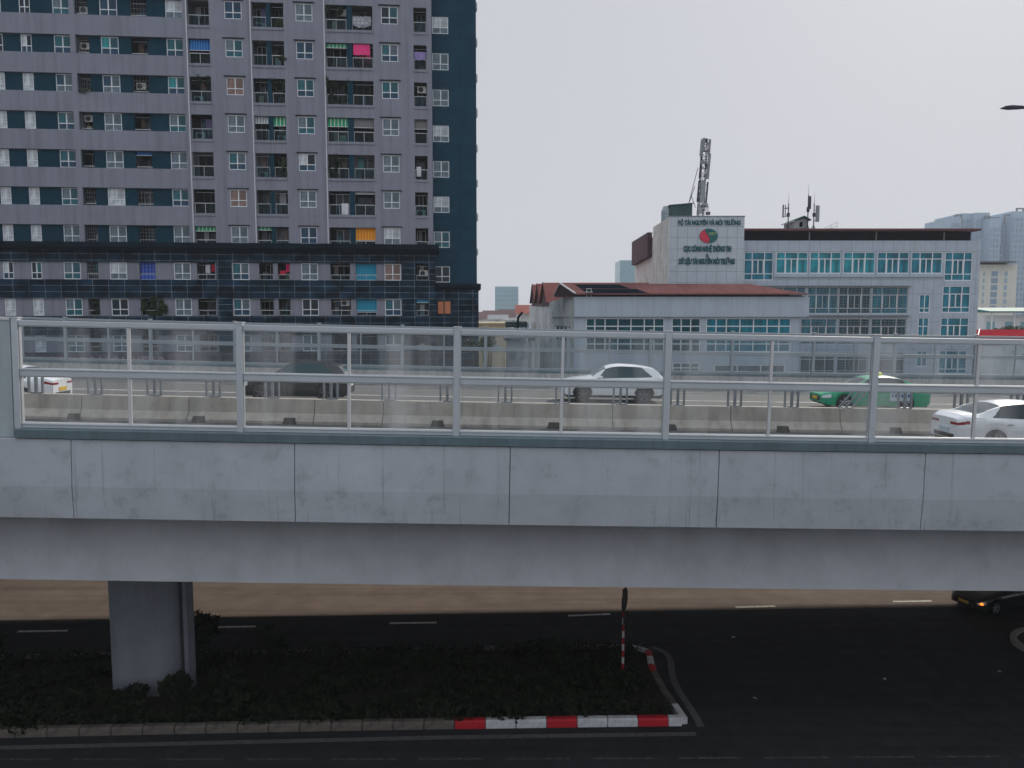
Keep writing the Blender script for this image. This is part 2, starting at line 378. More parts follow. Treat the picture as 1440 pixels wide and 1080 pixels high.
# ------------------------------------------------------------------ viaduct frame: s along, t across (away), h above the deck
def VY(s, t): return 18.1 + .022 * s + t
def VZ(s, h):
    q = max(-40, min(40, s)); return 9.33 - .020 * s + .00014 * q * q + h
def V(s, t, h): return (s + .018 * h, VY(s, t), VZ(s, h))

# ================================================================== GROUND
g = MB(); g.box(-1500, 1500, -300, 3000, -3, -.03); tag(g.build('ground', 'ground_city'), kind='structure')
g = MB(); g.quad((-140, -14, 0), (140, -14, 0), (140, 52, 0), (-140, 52, 0)); tag(g.build('road', 'road_asphalt'), kind='structure')
g = MB(); g.quad((-140, 27.8, .002), (140, 37.8, .002), (140, 51.9, .002), (-140, 51.9, .002)); tag(g.build('sunlit_shoulder', 'road_dusty_sunlit'), kind='structure')  # dusty pale sheet paints in the sunlit strip; edge laid at the deck shadow
# markings (sheets 4 mm above the road)
g = MB()
LZ = .004
def stripe(x0, y0, x1, y1, w, z=LZ, mb=None):
    d = Vector((x1 - x0, y1 - y0)).normalized(); n = Vector((-d.y, d.x)) * w / 2
    (mb or g).quad((x0 - n.x, y0 - n.y, z), (x1 - n.x, y1 - n.y, z), (x1 + n.x, y1 + n.y, z), (x0 + n.x, y0 + n.y, z))
for a, b in (((-20.47, 30.82), (-18.45, 30.9)), ((-12.75, 31.26), (-10.78, 31.34)), ((-5.2, 31.68), (-3.21, 31.75)), ((2.45, 32.5), (4.31, 32.7)), ((10.03, 33.48), (11.86, 33.62)), ((17.44, 34.17), (19.25, 34.26)), ((25.1, 34.9), (27.1, 35.1)), ((-28.3, 30.4), (-26.3, 30.5))):
    stripe(*a, *b, .17)
tag(g.build('lane_marking', 'paint_white_worn'), kind='structure')
g = MB()
edge = [(-40, 21.2), (-15.5, 22.2), (-2, 22.78), (5.75, 22.98), (6.02, 23.4), (5.95, 24.6), (5.78, 26.0), (5.85, 27.2), (6.05, 28.2), (5.95, 28.9), (5.5, 29.3)]
def smooth_line(pts, it=2):
    for _ in range(it):
        o = [pts[0]]
        for a, b in zip(pts, pts[1:]): o += [(a[0] * .75 + b[0] * .25, a[1] * .75 + b[1] * .25), (a[0] * .25 + b[0] * .75, a[1] * .25 + b[1] * .75)]
        pts = o + [pts[-1]]
    return pts
def ribbon(mb, pts, w, z):
    L = []
    for i, p in enumerate(pts):
        a = pts[max(0, i - 1)]; b = pts[min(len(pts) - 1, i + 1)]; d = Vector((b[0] - a[0], b[1] - a[1])).normalized()
        L.append(((p[0] + d.y * w / 2, p[1] - d.x * w / 2, z), (p[0] - d.y * w / 2, p[1] + d.x * w / 2, z)))
    for (a, b), (c, d) in zip(L, L[1:]): mb.quad(a, b, d, c)
ribbon(g, edge[:4], .22, LZ); ribbon(g, smooth_line(edge[4:]), .24, LZ + .001); tag(g.build('edge_line', 'paint_edge'), kind='structure')
g = MB()
for i in range(16):
    x0 = -15.5 + i * 2.55; f = lambda x: 21.62 + .0002 * (x + 4) ** 2 + .004 * x
    stripe(x0, f(x0), x0 + 1.9, f(x0 + 1.9), .09)
tag(g.build('broken_line', 'paint_line_faint'), kind='structure')

# median island with kerb
KF = lambda X: 22.58 + .0455 * (X + 15.74) - .0006 * (X + 15.74) ** 2 + .15     # front kerb line
KB = lambda X: 29.1 + .04 * (X - 5.4)                                          # back kerb line
bed = [(-40, 21.9), (-15.7, KF(-15.7) + .22), (-2, KF(-2) + .22), (5.2, KF(5.2) + .22), (5.25, 25), (5.12, 26.9), (5.2, 28.6), (5.0, 28.9), (-2, KB(-2) - .2), (-15, KB(-15) - .2), (-40, 27.2)]
g = MB(); g.prism(bed, -.02, .16); tag(g.build('planting_bed', 'soil'), kind='structure')
kerb = empty('kerb', 'low kerb of the median island, partly painted red and white', 'kerb', (-2, KF(-2), 0))
def kerb_stone(a, b, m, h=.27, w=.24, off=0.):
    a = Vector(a); b = Vector(b); d = (b - a); L = d.length; d.normalize()
    mb = MB(); mb.prof([(0, 0), (0, h - .05), (.05, h), (w, h), (w, 0)], .012, L - .012)
    o = mb.build('kerb_stone', m, kerb, bevel=.012)
    mid = a
    o.location = (mid.x - kerb.location.x, mid.y - kerb.location.y, 0); o.rotation_euler = (0, 0, math.atan2(d.y, d.x)); return o
x = 5.42; seq = [('kerb_white', .44), ('kerb_red', .97), ('kerb_white', .97), ('kerb_white', .97), ('kerb_red', .97), ('kerb_white', .97), ('kerb_white', .97), ('kerb_red', .97)]
for m, L in seq:
    kerb_stone((x - L, KF(x - L)), (x, KF(x)), m); x -= L
while x > -22:
    kerb_stone((x - .97, KF(x - .97)), (x, KF(x)), 'kerb_plain', h=.27 + rnd.uniform(-.02, .015)); x -= .97
nose = [(5.62, 23.55), (5.50, 24.4), (5.36, 25.3), (5.28, 26.2), (5.24, 26.75), (5.26, 27.3), (5.32, 27.95), (5.34, 28.5)]
for i, (a, b) in enumerate(zip(nose, nose[1:])):
    kerb_stone(a, b, ['kerb_white', 'kerb_plain', 'kerb_plain', 'kerb_plain', 'kerb_red', 'kerb_white', 'kerb_red'][i])
kerb_stone((5.3, 28.55), (4.75, 29.05), 'kerb_white')
xb = 4.7
while xb > -20: kerb_stone((xb, KB(xb)), (xb - 1.2, KB(xb - 1.2)), 'kerb_plain'); xb -= 1.2
# shrubs: one dense mass of ground cover, and a few bushes that stand out
g = MB(); rs = random.Random(3)
mounds = [(rs.uniform(-24, 5.0), rs.uniform(0, 1), rs.uniform(.5, 1.1), rs.uniform(.22, .58)) for _ in range(120)]
for X, q, r, h in mounds:
    Y = KF(X) + .5 + q * (KB(X) - KF(X) - 1.0)
    if -14.4 < X < -10.9 and 24.2 < Y < 27.3: continue
    if X > 4.4: r = min(r, .55)
    leaves(g, 330, .11, blob((X, Y, .1 + h * .5), (r, r * .8, h * .62), rs), rs)
for _ in range(900):
    X = rs.uniform(-24, 5.05); leaves(g, 6, .10, blob((X, KF(X) + rs.uniform(.3, .55), rs.uniform(.25, .5)), (.22, .16, .2), rs), rs)
for _ in range(420):
    X = rs.uniform(-24, 4.9); leaves(g, 6, .11, blob((X, KB(X) - rs.uniform(.3, .7), rs.uniform(.2, .4)), (.25, .2, .25), rs), rs)
tag(g.build('ground_cover', 'leaf_shrub', fix=False), 'dark green leafy ground cover filling the median island', kind='stuff')
def bush(X, Y, r, h, label, n=700, m='leaf_shrub'):
    o = empty('bush', label, 'bush', (X, Y, .15), 0, 'bushes on the median island')
    t = MB()
    for k in range(6):
        a = k * 1.05; t.tube((0, 0, 0), (r * .5 * math.cos(a), r * .5 * math.sin(a), h * .8), .03, .012, 6)
    t.build('stem', 'bark', o)
    l = MB()
    for k in range(7): leaves(l, n // 7, .13, blob((rs.uniform(-r, r) * .6, rs.uniform(-r, r) * .6, h * rs.uniform(.35, .95)), (r * .45, r * .45, h * .3), rs), rs)
    l.build('foliage', m, o, fix=False)
bush(-12.0, 28.35, .75, 1.55, 'tall dark bush just behind the right edge of the bridge pier')
bush(-19.9, 28.0, .9, 1.35, 'wide dark bush at the far left end of the median island')
bush(-11.25, 24.6, .55, .95, 'small bush at the front right foot of the bridge pier')
bush(-12.75, 24.05, .95, .55, 'low bush in front of the bridge pier near the plain kerb')
bush(-9.2, 28.1, .7, 1.0, 'rounded bush to the right of the bridge pier by the far kerb')

# bridge pier
pier = empty('bridge_pier', 'rounded grey concrete pier carrying the viaduct out of the median island', 'pier', (-12.52, 25.1, 0))
g = MB()
def rrect(w, d0, d1, r, n=6):
    o = []
    for cx, cy, a0 in ((w - r, d0 + r, -90), (w - r, d1 - r, 0), (-w + r, d1 - r, 90), (-w + r, d0 + r, 180)):
        for i in range(n + 1):
            a = R(a0 + 90 * i / n); o.append((cx + r * math.cos(a), cy + r * math.sin(a)))
    return o
g.prism(rrect(1.26, -.05, 1.35, .62, 10), -.2, 6.7); o = g.build('shaft', 'pier_concrete', pier, smooth=False)
g = MB(); g.prism([(1.262, .22), (1.33, .22), (1.33, .7), (1.262, .7)], -.2, 6.7); g.build('groove_shade', 'joint_dark', pier)  # dark strip paints the shaded groove between shaft and rib
g = MB(); g.prism([(1.332, .24), (1.45, .28), (1.45, .85), (1.332, .85)], -.2, 6.7); g.build('side_rib', 'pier_concrete', pier)
g = MB(); g.box(-1.2, 1.2, .1, 1.2, 6.701, 6.9); g.build('bearing_plinth', 'pier_concrete', pier)

# striped sign post, sign seen edge on
sp_ = empty('sign_post', 'red and white striped post with a round traffic sign seen edge-on, on the island tip', 'sign post', (3.97, 26.55, .15))
for i in range(11):
    g = MB(); g.tube((0, 0, i * .24), (0, 0, (i + 1) * .24), .045, None, 12); g.build('pole_band', 'pole_white' if i % 2 == 0 else 'pole_red', sp_, smooth=False)
g = MB(); g.tube((0, 0, 2.64), (0, 0, 3.2), .045, None, 12); g.build('pole_top', 'sign_back', sp_)
def disc(rad, zc, name):
    g = MB(); g.lathe_y([(0, -.012), (rad - .02, -.012), (rad, -.002), (rad, .008), (rad - .03, .012), (0, .012)], 28)
    o = g.build(name, 'sign_back', sp_); o.location = (.03, -.06, zc); o.rotation_euler = (0, 0, R(68)); return o
disc(.44, 2.85, 'sign_disc')
g = MB(); g.box(-.3, .3, -.012, .012, -.17, .17); o = g.build('sign_plate', 'sign_back', sp_, bevel=.01); o.location = (.06, -.06, 2.18); o.rotation_euler = (0, 0, R(68))
# litter on the road
for i, (X, Y) in enumerate(((9.0, 30.2), (13.4, 26.6), (8.3, 25.2), (17.9, 27.2))):
    g = MB(); g.poly([(-.07, -.05, .01), (.06, -.06, .03), (.09, .04, .02), (0, .07, .05), (-.08, .05, .015)]); g.poly([(0, 0, .05), (.07, .02, .02), (.02, .08, .02)])
    o = g.build('litter', 'litter'); o.location = (X, Y, .005); o.rotation_euler = (0, 0, i * 1.3)
    tag(o, ['pale scrap of litter on the road farthest from the camera', 'pale scrap of litter in the middle of the dark road', 'pale scrap of litter nearest the striped sign post', 'pale scrap of litter farthest right on the dark road'][i], 'litter', 'scraps of litter on the road')
# right hand traffic island, only its nose shows
ti = empty('traffic_island', 'curved pale kerb of a traffic island at the right edge of the road', 'traffic island', (22.0, 29.2, 0))
ring = []; inn = []
for i in range(25):
    a = R(75 + 210 * i / 24); ring.append((2.15 * math.cos(a), 1.75 * math.sin(a))); inn.append((1.92 * math.cos(a), 1.52 * math.sin(a)))
ring = [(14, 1.75)] + ring + [(14, -1.75)]; inn = [(14, 1.52)] + inn + [(14, -1.52)]
g = MB(); g.prism(inn, 0, .12); g.build('bed', 'soil', ti)
g = MB(); g.prism(ring + inn[::-1], 0, .2); g.build('kerb_ring', 'kerb_pale', ti, bevel=.015)

# ================================================================== VIADUCT
S0, S1 = -60, 60
via = empty('viaduct', 'grey concrete road viaduct crossing the whole picture', 'viaduct', (0, 18.1, 0))
def vb(mb, name, m, parent=via, bevel=0):
    p = parent.location; o = mb.build(name, m, parent, xf=lambda a, b, c: tuple(Vector(V(a, b, c)) - p), bevel=bevel); return o
TF = 24.0
def px_s(px, t=0.):  # picture column -> distance along the viaduct
    s = 0
    for _ in range(4): s = (px - 720) / F * VY(s, t)
    return s
js = [px_s(px) for px in (98, 413, 717, 1012, 1303)]
js = [js[0] - 5.05 * k for k in range(9, 0, -1)] + js + [js[-1] + 5.0 * k for k in range(1, 10)]
for a, b in zip(js, js[1:]):
    d = rnd.uniform(-.006, .006)
    g = MB(); g.prof([(-.16 + d, .60), (.12, .60), (.12, -1.0), (.02, -1.29), (-.13 + d, -1.29), (-.18 + d, -.52)], a + .008, b - .008, 4)
    vb(g, 'parapet_panel', 'fascia_concrete', bevel=.012)
g = MB(); g.box(S0, S1, -.08, .10, -1.25, .58, nx=60); vb(g, 'joint_filler', 'joint_dark')
g = MB(); g.prof([(.121, -.35), (.121, -1.0), (1.32, -1.22), (1.32, -3.30), (TF - 1.3, -3.30), (TF - 1.3, -1.2), (TF - .1, -.9), (TF - .1, -.35)], S0, S1, 60)
vb(g, 'girder', 'girder_concrete')
g = MB(); g.box(S0, S1, .122, TF, -.349, -.012, nx=60); vb(g, 'deck_slab', 'parapet_concrete')
g = MB(); g.prof([(TF + .001, .60), (TF + .25, .60), (TF + .25, -1.3), (TF + .001, -1.3)], S0, S1, 60); vb(g, 'rear_parapet', 'parapet_concrete')
g = MB(); g.prof([(.122, .6), (.30, .6), (.42, -.008), (.122, -.008)], S0, S1, 60); vb(g, 'kerb_upstand', 'parapet_concrete')
g = MB(); g.prof([(TF, .6), (TF - .12, .6), (TF - .25, -.008), (TF, -.008)], S0, S1, 60); vb(g, 'kerb_upstand', 'parapet_concrete')
g = MB()
for i in range(60):
    a = S0 + 2 * i; b = a + 2; g.quad((a, .2, 0), (b, .2, 0), (b, TF, 0), (a, TF, 0))
o = g.build('viaduct_road', 'deck_asphalt', xf=V); tag(o, kind='structure')
g = MB()
for t, w in ((.9, .15), (6.4, .15), (8.3, .15), (16.5, .16), (TF - .8, .15)):
    for i in range(60):
        a = S0 + 2 * i; b = a + 2; g.quad((a, t - w / 2, .005), (b, t - w / 2, .005), (b, t + w / 2, .005), (a, t + w / 2, .005))
for t in (3.7, 12.4, 20.4):
    for i in range(14):
        a = S0 + 8.5 * i; b = a + 3; g.quad((a, t - .07, .005), (b, t - .07, .005), (b, t + .07, .005), (a, t + .07, .005))
tag(g.build('viaduct_marking', 'paint_white_worn', xf=V), kind='structure')

# median barrier with drain openings and rail brackets
TM = 7.0
mbar = empty('median_barrier', 'long concrete median barrier with steel rail brackets along its top', 'barrier', (0, 18.1, 0))
g = MB(); pf = [(0, 0), (0, .10), (.20, .34), (.26, .81), (.52, .81), (.58, .34), (.78, .10), (.78, 0)]
jm = [px_s(px, TM + .2) for px in (110, 262, 440, 537, 702, 862, 1030, 1185)]
jm = [jm[0] - 5 * k for k in range(8, 0, -1)] + jm + [jm[-1] + 5 * k for k in range(1, 9)]
for a, b in zip(jm, jm[1:]):
    g = MB(); g.prof([(TM + y, z) for y, z in pf], a + .01, b - .01, 3); vb(g, 'barrier_segment', 'barrier_concrete', mbar, bevel=.01)
for px in (100, 276, 405, 615, 780, 945, 1105, 1265):
    s = px_s(px, TM); g = MB()
    g.prism_y([(-.24, 0), (.22, 0), (.15, .2), (-.18, .2)], TM - .03, TM + .16)
    gg = MB(); gg.v = [(s + v[0], v[1], v[2] + .012) for v in g.v]; gg.f = g.f; gg.mi = g.mi
    vb(gg, 'drain_opening', 'drain_dark', mbar)
sb = px_s(628, TM + .4)
for k in range(-17, 18):
    s = sb + 1.925 * k
    g = MB(); t0 = TM + .38; h0 = .81
    for ds, w in ((-.23, .028), (0, .04), (.21, .028)):
        g.box(s + ds - w, s + ds + w, t0 - .04, t0 + .04, h0, h0 + .8)
    g.box(s - .13, s + .17, t0 - .11, t0 + .11, h0, h0 + .035); g.box(s - .25, s + .235, t0 - .03, t0 + .03, h0 + .74, h0 + .80)
    if k == 7: g.v = [(v[0] + (v[2] - h0) * .75 - .1, v[1], h0 + (v[2] - h0) * .9) for v in g.v]
    vb(g, 'rail_bracket', 'galv_steel', mbar)

# noise barriers
def noise_barrier(name, label, t, posts, mull, hs, hm, ht, ends, acr, dep=1):
    nb = empty(name, label, 'noise barrier', (0, 18.1, 0))
    s0, s1 = ends; far = acr != 'acrylic'; rail = 'rail_far' if far else 'rail_grey'; light = 'rail_far' if far else 'rail_light'; mw = .022
    n = max(2, int((s1 - s0) / 2))
    g = MB(); g.prof([(t - .21, hs - .21), (t - .21, hs - .02), (t - .19, hs), (t + .16, hs), (t + .16, hs - .21)], s0, s1, n); vb(g, 'sill', 'sill_steel', nb)
    ps = posts
    for a, b in zip(ps, ps[1:]):
        for nm, h0, h1, d in (('bottom_rail', hs + .004, hs + .11, .10), ('middle_rail', hm - .085, hm + .085, .10), ('top_rail', ht - .12, ht, .10)):
            g = MB(); g.box(a + .075, b - .075, t - d / 2, t + d / 2, h0, h1, nx=2)
            g.box(a + .075, b - .075, t - d / 2 - .015, t + d / 2 - .02, h1 - .03, h1 + .004, nx=2) if nm != 'top_rail' else None
            vb(g, nm, rail, nb, bevel=.008)
        m = (a + b) / 2
        for h0, h1 in ((hs + .11, hm - .085), (hm + .085, ht - .12)):
            g = MB(); g.box(m - mw, m + mw, t - .035, t + .035, h0, h1); vb(g, 'mullion', light, nb, bevel=.006)
            for c, d in ((a + .075, m - mw), (m + mw, b - .075)):
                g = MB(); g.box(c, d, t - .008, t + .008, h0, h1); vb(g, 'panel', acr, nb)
                g = MB()
                for q in (c, d - .013): g.box(q, q + .013, t - .03, t + .03, h0, h1)
                for q in (h0, h1 - .02): g.box(c + .013, d - .013, t - .03, t + .03, q, q + .02)
                vb(g, 'panel_frame', light, nb)
    for p in ps:
        g = MB()
        g.box(p - .072, p + .072, t - .085, t + .085, hs - .02, ht + .05)
        vb(g, 'post', rail, nb, bevel=.006)
        g = MB(); g.box(p - .09, p + .09, t - .1, t + .1, ht + .05, ht + .07); vb(g, 'post_cap', 'rail_light', nb)
    return nb
pn = [px_s(px) for px in (21, 335, 640, 936, 1228)]; pn = [pn[0]] + pn[1:] + [pn[-1] + 4.98 * k for k in range(1, 5)]
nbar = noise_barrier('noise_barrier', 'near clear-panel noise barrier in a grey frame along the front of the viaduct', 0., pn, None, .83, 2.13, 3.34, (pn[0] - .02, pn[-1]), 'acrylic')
g = MB(); g.box(-40, pn[0] - .09, -.09, .05, .62, 3.34, nx=20); vb(g, 'solid_panel', 'panel_solid', nbar)
g = MB(); g.box(-40, pn[0] - .085, -.11, .07, 3.341, 3.40, nx=20); vb(g, 'coping', 'rail_light', nbar)
pf0 = px_s(91, TF); dpf = (px_s(329, TF) - px_s(91, TF)) / 2
pfar = [pf0 + dpf * k for k in range(-3, 14)]
nfar = noise_barrier('noise_barrier', 'far clear-panel noise barrier along the back of the viaduct', TF + .1, pfar, None, .74, 1.85, 3.02, (pfar[0], pfar[-1]), 'acrylic_far')

# double arm lamp on the median, only the left lamp head reaches the picture
lx = 20.2; lb = V(lx, TM + .39, .80)
lamp = empty('street_lamp', 'dark street lamp head on a thin arm reaching in at the right edge', 'street lamp', lb)
hx, hz_ = at(1424, 151, lb[1]); topz = hz_ - lb[2]
g = MB(); g.tube((0, 0, 0), (0, 0, topz - .3), .11, .06, 12); g.build('pole', 'dark_steel', lamp, smooth=True)
for sg in (-1, 1):
    L = abs(hx - lb[0])
    g = MB(); p0 = Vector((0, 0, topz - .4)); prev = p0
    for i in range(1, 7):
        q = i / 6; p = Vector((sg * (L - .3) * q, 0, topz - .4 + .38 * math.sin(q * PI / 2))); g.tube(prev, p, .035, .033, 8); prev = p
    g.build('arm', 'dark_steel', lamp)
    g = MB(); pts = [(-.42, 0), (-.25, .05), (.1, .07), (.3, .045), (.36, 0), (.1, -.035), (-.25, -.02)]
    g.prism_y([(-sg * p[0] * -1, p[1]) for p in pts], -.13, .13)
    o = g.build('lamp_head', 'antenna_dark', lamp, bevel=.015); o.location = (sg * L, 0, topz - .02); o.rotation_euler = (0, 0, 0)

# metro viaduct the photograph is taken from; unseen, deck widened to block sky light
metro = empty('unseen_metro_viaduct', 'unseen grey concrete metro viaduct the view is taken from, deck widened to block sky light', 'viaduct', (0, -8, 0))
g = MB(); g.box(-150, 150, -9, 6.9, 9.4, 10.4); g.box(-150, 150, -3, 3, 7.2, 9.399); g.build('widened_deck', 'girder_concrete', metro)
g = MB(); g.box(-150, 150, 6.6, 6.9, 10.401, 11.3); g.box(-150, 150, -9, -8.7, 10.401, 11.3); g.build('parapet', 'girder_concrete', metro)
for X in (-75, -45, 45, 75):
    g = MB(); g.prism([(X + a, b) for a, b in rrect(1.3, -1.0, 1.0, .3)], 0, 7.199); g.build('shaft', 'pier_concrete', metro)
train = empty('blocker_train', 'unseen grey metro train added behind the viewpoint to block sky light', 'train', (0, -4.2, 10.42))  # train added out of view to keep sky light off the scene
for k in range(-3, 4):
    g = MB(); g.prof([(-1.4, .2), (-1.5, 1.0), (-1.5, 2.6), (-1.2, 3.5), (-.5, 3.8), (.5, 3.8), (1.2, 3.5), (1.5, 2.6), (1.5, 1.0), (1.4, .2)], 20 * k - 9.7, 20 * k + 9.7); g.build('blocker_carriage', 'galv_steel', train)
    g = MB()
    for q in range(6): g.box(20 * k - 8.9 + 3 * q, 20 * k - 6.7 + 3 * q, 1.501, 1.52, 1.2, 2.3)
    g.build('window', 'g_dark', train)  # windows of the added unseen train

# ================================================================== CARS
def interp(tab, x):
    if x <= tab[0][0]: return tab[0][1]
    for (a, p), (b, q) in zip(tab, tab[1:]):
        if x <= b:
            t = (x - a) / (b - a); return p + (q - p) * t
    return tab[-1][1]
def sinterp(tab, x, w=.018):
    return sum(interp(tab, x + d * w) for d in (-1.5, -.75, 0, .75, 1.5)) / 5
SEDAN = dict(belt=[(0, .58), (.02, .66), (.08, .75), (.25, .87), (.5, .92), (.75, .97), (.92, 1.0), (.985, .97), (1, .84)],
             top=[(0, .60), (.02, .69), (.1, .83), (.24, .95), (.285, .99), (.41, 1.36), (.49, 1.45), (.60, 1.46), (.70, 1.41), (.80, 1.24), (.88, 1.07), (.96, 1.06), (.99, 1.02), (1, .86)],
             ws=(.285, .42), rw=(.72, .885), gl=(.325, .80), gr=.075, bp=.555, g0=.16, arch=.345, wr=.325, zb=.20)
SUV = dict(belt=[(0, .66), (.015, .80), (.05, .90), (.25, 1.0), (.5, 1.05), (.75, 1.09), (.9, 1.13), (.97, 1.12), (1, .98)],
           top=[(0, .68), (.015, .83), (.06, .95), (.2, 1.07), (.285, 1.11), (.40, 1.50), (.47, 1.63), (.56, 1.68), (.70, 1.66), (.82, 1.60), (.915, 1.50), (.962, 1.22), (.985, 1.14), (1, 1.0)],
           ws=(.285, .43), rw=(.912, .965), gl=(.335, .865), gr=.11, bp=.60, g0=.16, arch=.39, wr=.355, zb=.24)
HW = [(0, .58), (.015, .70), (.05, .81), (.12, .87), (.3, .9), (.78, .9), (.92, .86), (.97, .79), (.99, .72), (1, .66)]
def car(label, cat, P, L, W, paint, loc, rz, ry=0., wb=2.65, fo=.86, glass='car_glass', taxi=None, plate='plate_white', rim='rim', group=None, clad=False, blink=False, wind=False):
    root = empty('car', label, cat, loc, rz, group); root.rotation_euler = (0, ry, rz)
    xf, xr = fo, fo + wb
    zb0 = P['zb']; ar = P['arch']; wr = P['wr']; ws = W / 1.8
    N = 190
    X = sorted({L * i / N for i in range(N + 1)} | {.006 * L, .994 * L})
    rowsS = [0, .12, .28, .45, .6, .74, .87, 1.]
    rowsG = [.05, .15, .25, .35, .45, .55, .65, .75, .86]
    rowsR = [.10, .35, .65, 1.]
    def section(x):
        u = x / L; zbelt = sinterp(P['belt'], u); zt = max(sinterp(P['top'], u), zbelt + .004); w = interp(HW, u) * ws
        zb = zb0 + .10 * max(0, (.05 - u) / .05) + .12 * max(0, (u - .93) / .07)
        for c in (xf, xr):
            d = abs(x - c)
            if d < ar: zb = max(zb, wr + math.sqrt(ar * ar - d * d) - .0)
        zb = min(zb, zbelt - .12)
        gh = zt - zbelt; k = min(1, gh / .42)
        pts = []
        for r in rowsS:
            bul = 1 - .05 * (1 - math.sin(PI * min(1, (r * .8 + .2)))) - (.03 if r == 1 else 0) + (.012 if .55 < r < .8 else 0)
            pts.append((w * bul, zb + (zbelt - zb) * r))
        wbelt = pts[-1][0]; wtop = wbelt - (wbelt - w * .70) * k - (1 - k) * wbelt * .14
        for r in rowsG: pts.append((wbelt + (wtop - wbelt) * r / .86, zbelt + gh * r * (1 if k > .5 else .9)))
        ztop = pts[-1][1]
        for r in rowsR: pts.append((wtop * (1 - r), ztop + (zt - ztop) * math.sin(r * PI / 2)))
        return pts, gh
    secs = [section(x) for x in X]; m = len(secs[0][0])
    body = MB(); glassm = MB(); lampF = {1: MB(), -1: MB()}; lampR = {1: MB(), -1: MB()}; low = MB()
    nS = len(rowsS); nG = len(rowsG)
    for sg in (1, -1):
        for i in range(len(X) - 1):
            u = (X[i] + X[i + 1]) / 2 / L
            for j in range(m - 1):
                q = [(X[i], secs[i][0][j]), (X[i + 1], secs[i + 1][0][j]), (X[i + 1], secs[i + 1][0][j + 1]), (X[i], secs[i][0][j + 1])]
                q = [(a, sg * b[0], b[1]) for a, b in q]
                gh = (secs[i][1] + secs[i + 1][1]) / 2
                tgt = body
                if nS <= j < nS + nG - 1 and gh > P['g0'] and P['gl'][0] < u < P['gl'][1]:
                    jj = j - nS
                    fr = (jj + .5) / (nG - 1)
                    if fr < (u - P['gl'][0]) / .085 + .06 and (fr > 1 - (P['gl'][1] - u) / P['gr'] if P['gr'] < 0 else fr < (P['gl'][1] - u) / P['gr'] + .12): tgt = glassm
                if j >= nS + nG and gh > .07:
                    if P['ws'][0] + .012 < u < P['ws'][1] - .01 or P['rw'][0] + .008 < u < P['rw'][1] - .006: tgt = glassm
                if tgt is body and j in (4, 5) and .006 < u < .075: tgt = lampF[sg]
                if tgt is body and j == 5 and u > .94: tgt = lampR[sg]
                if tgt is body and (j == 0 and clad): tgt = low
                tgt.quad(*q)
    for idx in (0, -1):
        p = secs[idx][0]; x = X[idx]
        for a, b in zip(p, p[1:]): body.quad((x, a[0], a[1]), (x, b[0], b[1]), (x, -b[0], b[1]), (x, -a[0], a[1]))
    body_o = body.build('body', paint, root, smooth=True)
    for mb, nm, mm in ((glassm, 'window_glass', glass), (lampF[1], 'headlight', 'lamp_clear'), (lampF[-1], 'headlight', 'lamp_clear'), (lampR[1], 'tail_lamp', 'lamp_red'), (lampR[-1], 'tail_lamp', 'lamp_red'), (low, 'sill_cladding', 'trim_black')):
        if mb.f: mb.build(nm, mm, root, smooth=True)
    hw = .9 * ws
    g = MB(); g.box(.25, L - .2, -hw * .88, hw * .88, zb0 - .02, zb0 + .42); g.build('underbody', 'trim_black', root)
    # wheels
    ty = MB(); ty.lathe_y([(wr * .66, -.1), (wr * .9, -.105), (wr, -.07), (wr, .07), (wr * .9, .105), (wr * .66, .1)], 28)
    rm = MB(); rm.lathe_y([(wr * .68, -.085), (wr * .62, -.06), (wr * .55, -.02), (.001, -.015)], 28, mi=1)
    for k in range(5):
        a = 2 * PI * k / 5 + .3
        for d in (-.16, .16):
            c0 = (wr * .14 * math.cos(a), -.07, wr * .14 * math.sin(a)); c1 = (wr * .64 * math.cos(a + d), -.08, wr * .64 * math.sin(a + d))
            rm.tube(c0, c1, .024, .018, 6)
    rm.lathe_y([(.001, -.09), (wr * .17, -.085), (wr * .19, -.05)], 16); rm.lathe_y([(wr * .7, -.095), (wr * .64, -.095), (wr * .62, -.05)], 28)
    first = None
    for x in (xf, xr):
        for sg in (-1, 1):
            if first is None:
                wo = bpy.data.objects.new('wheel', None); COL.objects.link(wo); wo.parent = root; first = wo
                ty.build('tyre', 'tyre', wo, smooth=True); rm.build('rim', [rim, 'trim_black'], wo)
            else: wo = dup(first, root)
            wo.location = (x, sg * (hw - .115), wr); wo.rotation_euler = (0, 0, 0 if sg < 0 else PI)
    # mirrors, handles, bumper grille, plates
    zbel = interp(P['belt'], .36)
    for sg in (-1, 1):
        g = MB(); g.box(-.07, .09, sg * hw * .98, sg * (hw + .19), zbel + .02, zbel + .15); g.build('door_mirror', paint, root, bevel=.035).location = (L * .365, 0, 0)
        for u in (.50, .68):
            g = MB(); g.box(L * u, L * u + .17, sg * (hw * .985), sg * (hw * 1.012), zbel - .10, zbel - .065); g.build('door_handle', 'rim' if paint == 'paint_white' else paint, root)
        zh = interp(P['belt'], 1) - .02
        g = MB(); g.box(L - .03, L + .012, sg * .30 * ws, sg * .64 * ws, zh - .075, zh + .0); g.build('tail_lamp', 'lamp_red', root, bevel=.012)
    zf = interp(P['belt'], 0)
    g = MB(); g.box(-.015, .05, -.48, .48, zb0 + .16, zf - .05); g.build('grille', 'trim_black', root, bevel=.015)
    g = MB(); g.box(L - .06, L + .015, -.5, .5, zb0 + .14, zb0 + .26); g.build('rear_valance', 'trim_black', root, bevel=.015)
    zh = interp(P['belt'], 1)
    g = MB(); g.box(L + .002, L + .02, -.25, .25, zh - .34, zh - .20); g.build('number_plate', plate, root)
    g = MB(); g.box(-.03, -.016, -.24, .24, zb0 + .2, zb0 + .32); g.build('number_plate', plate, root)
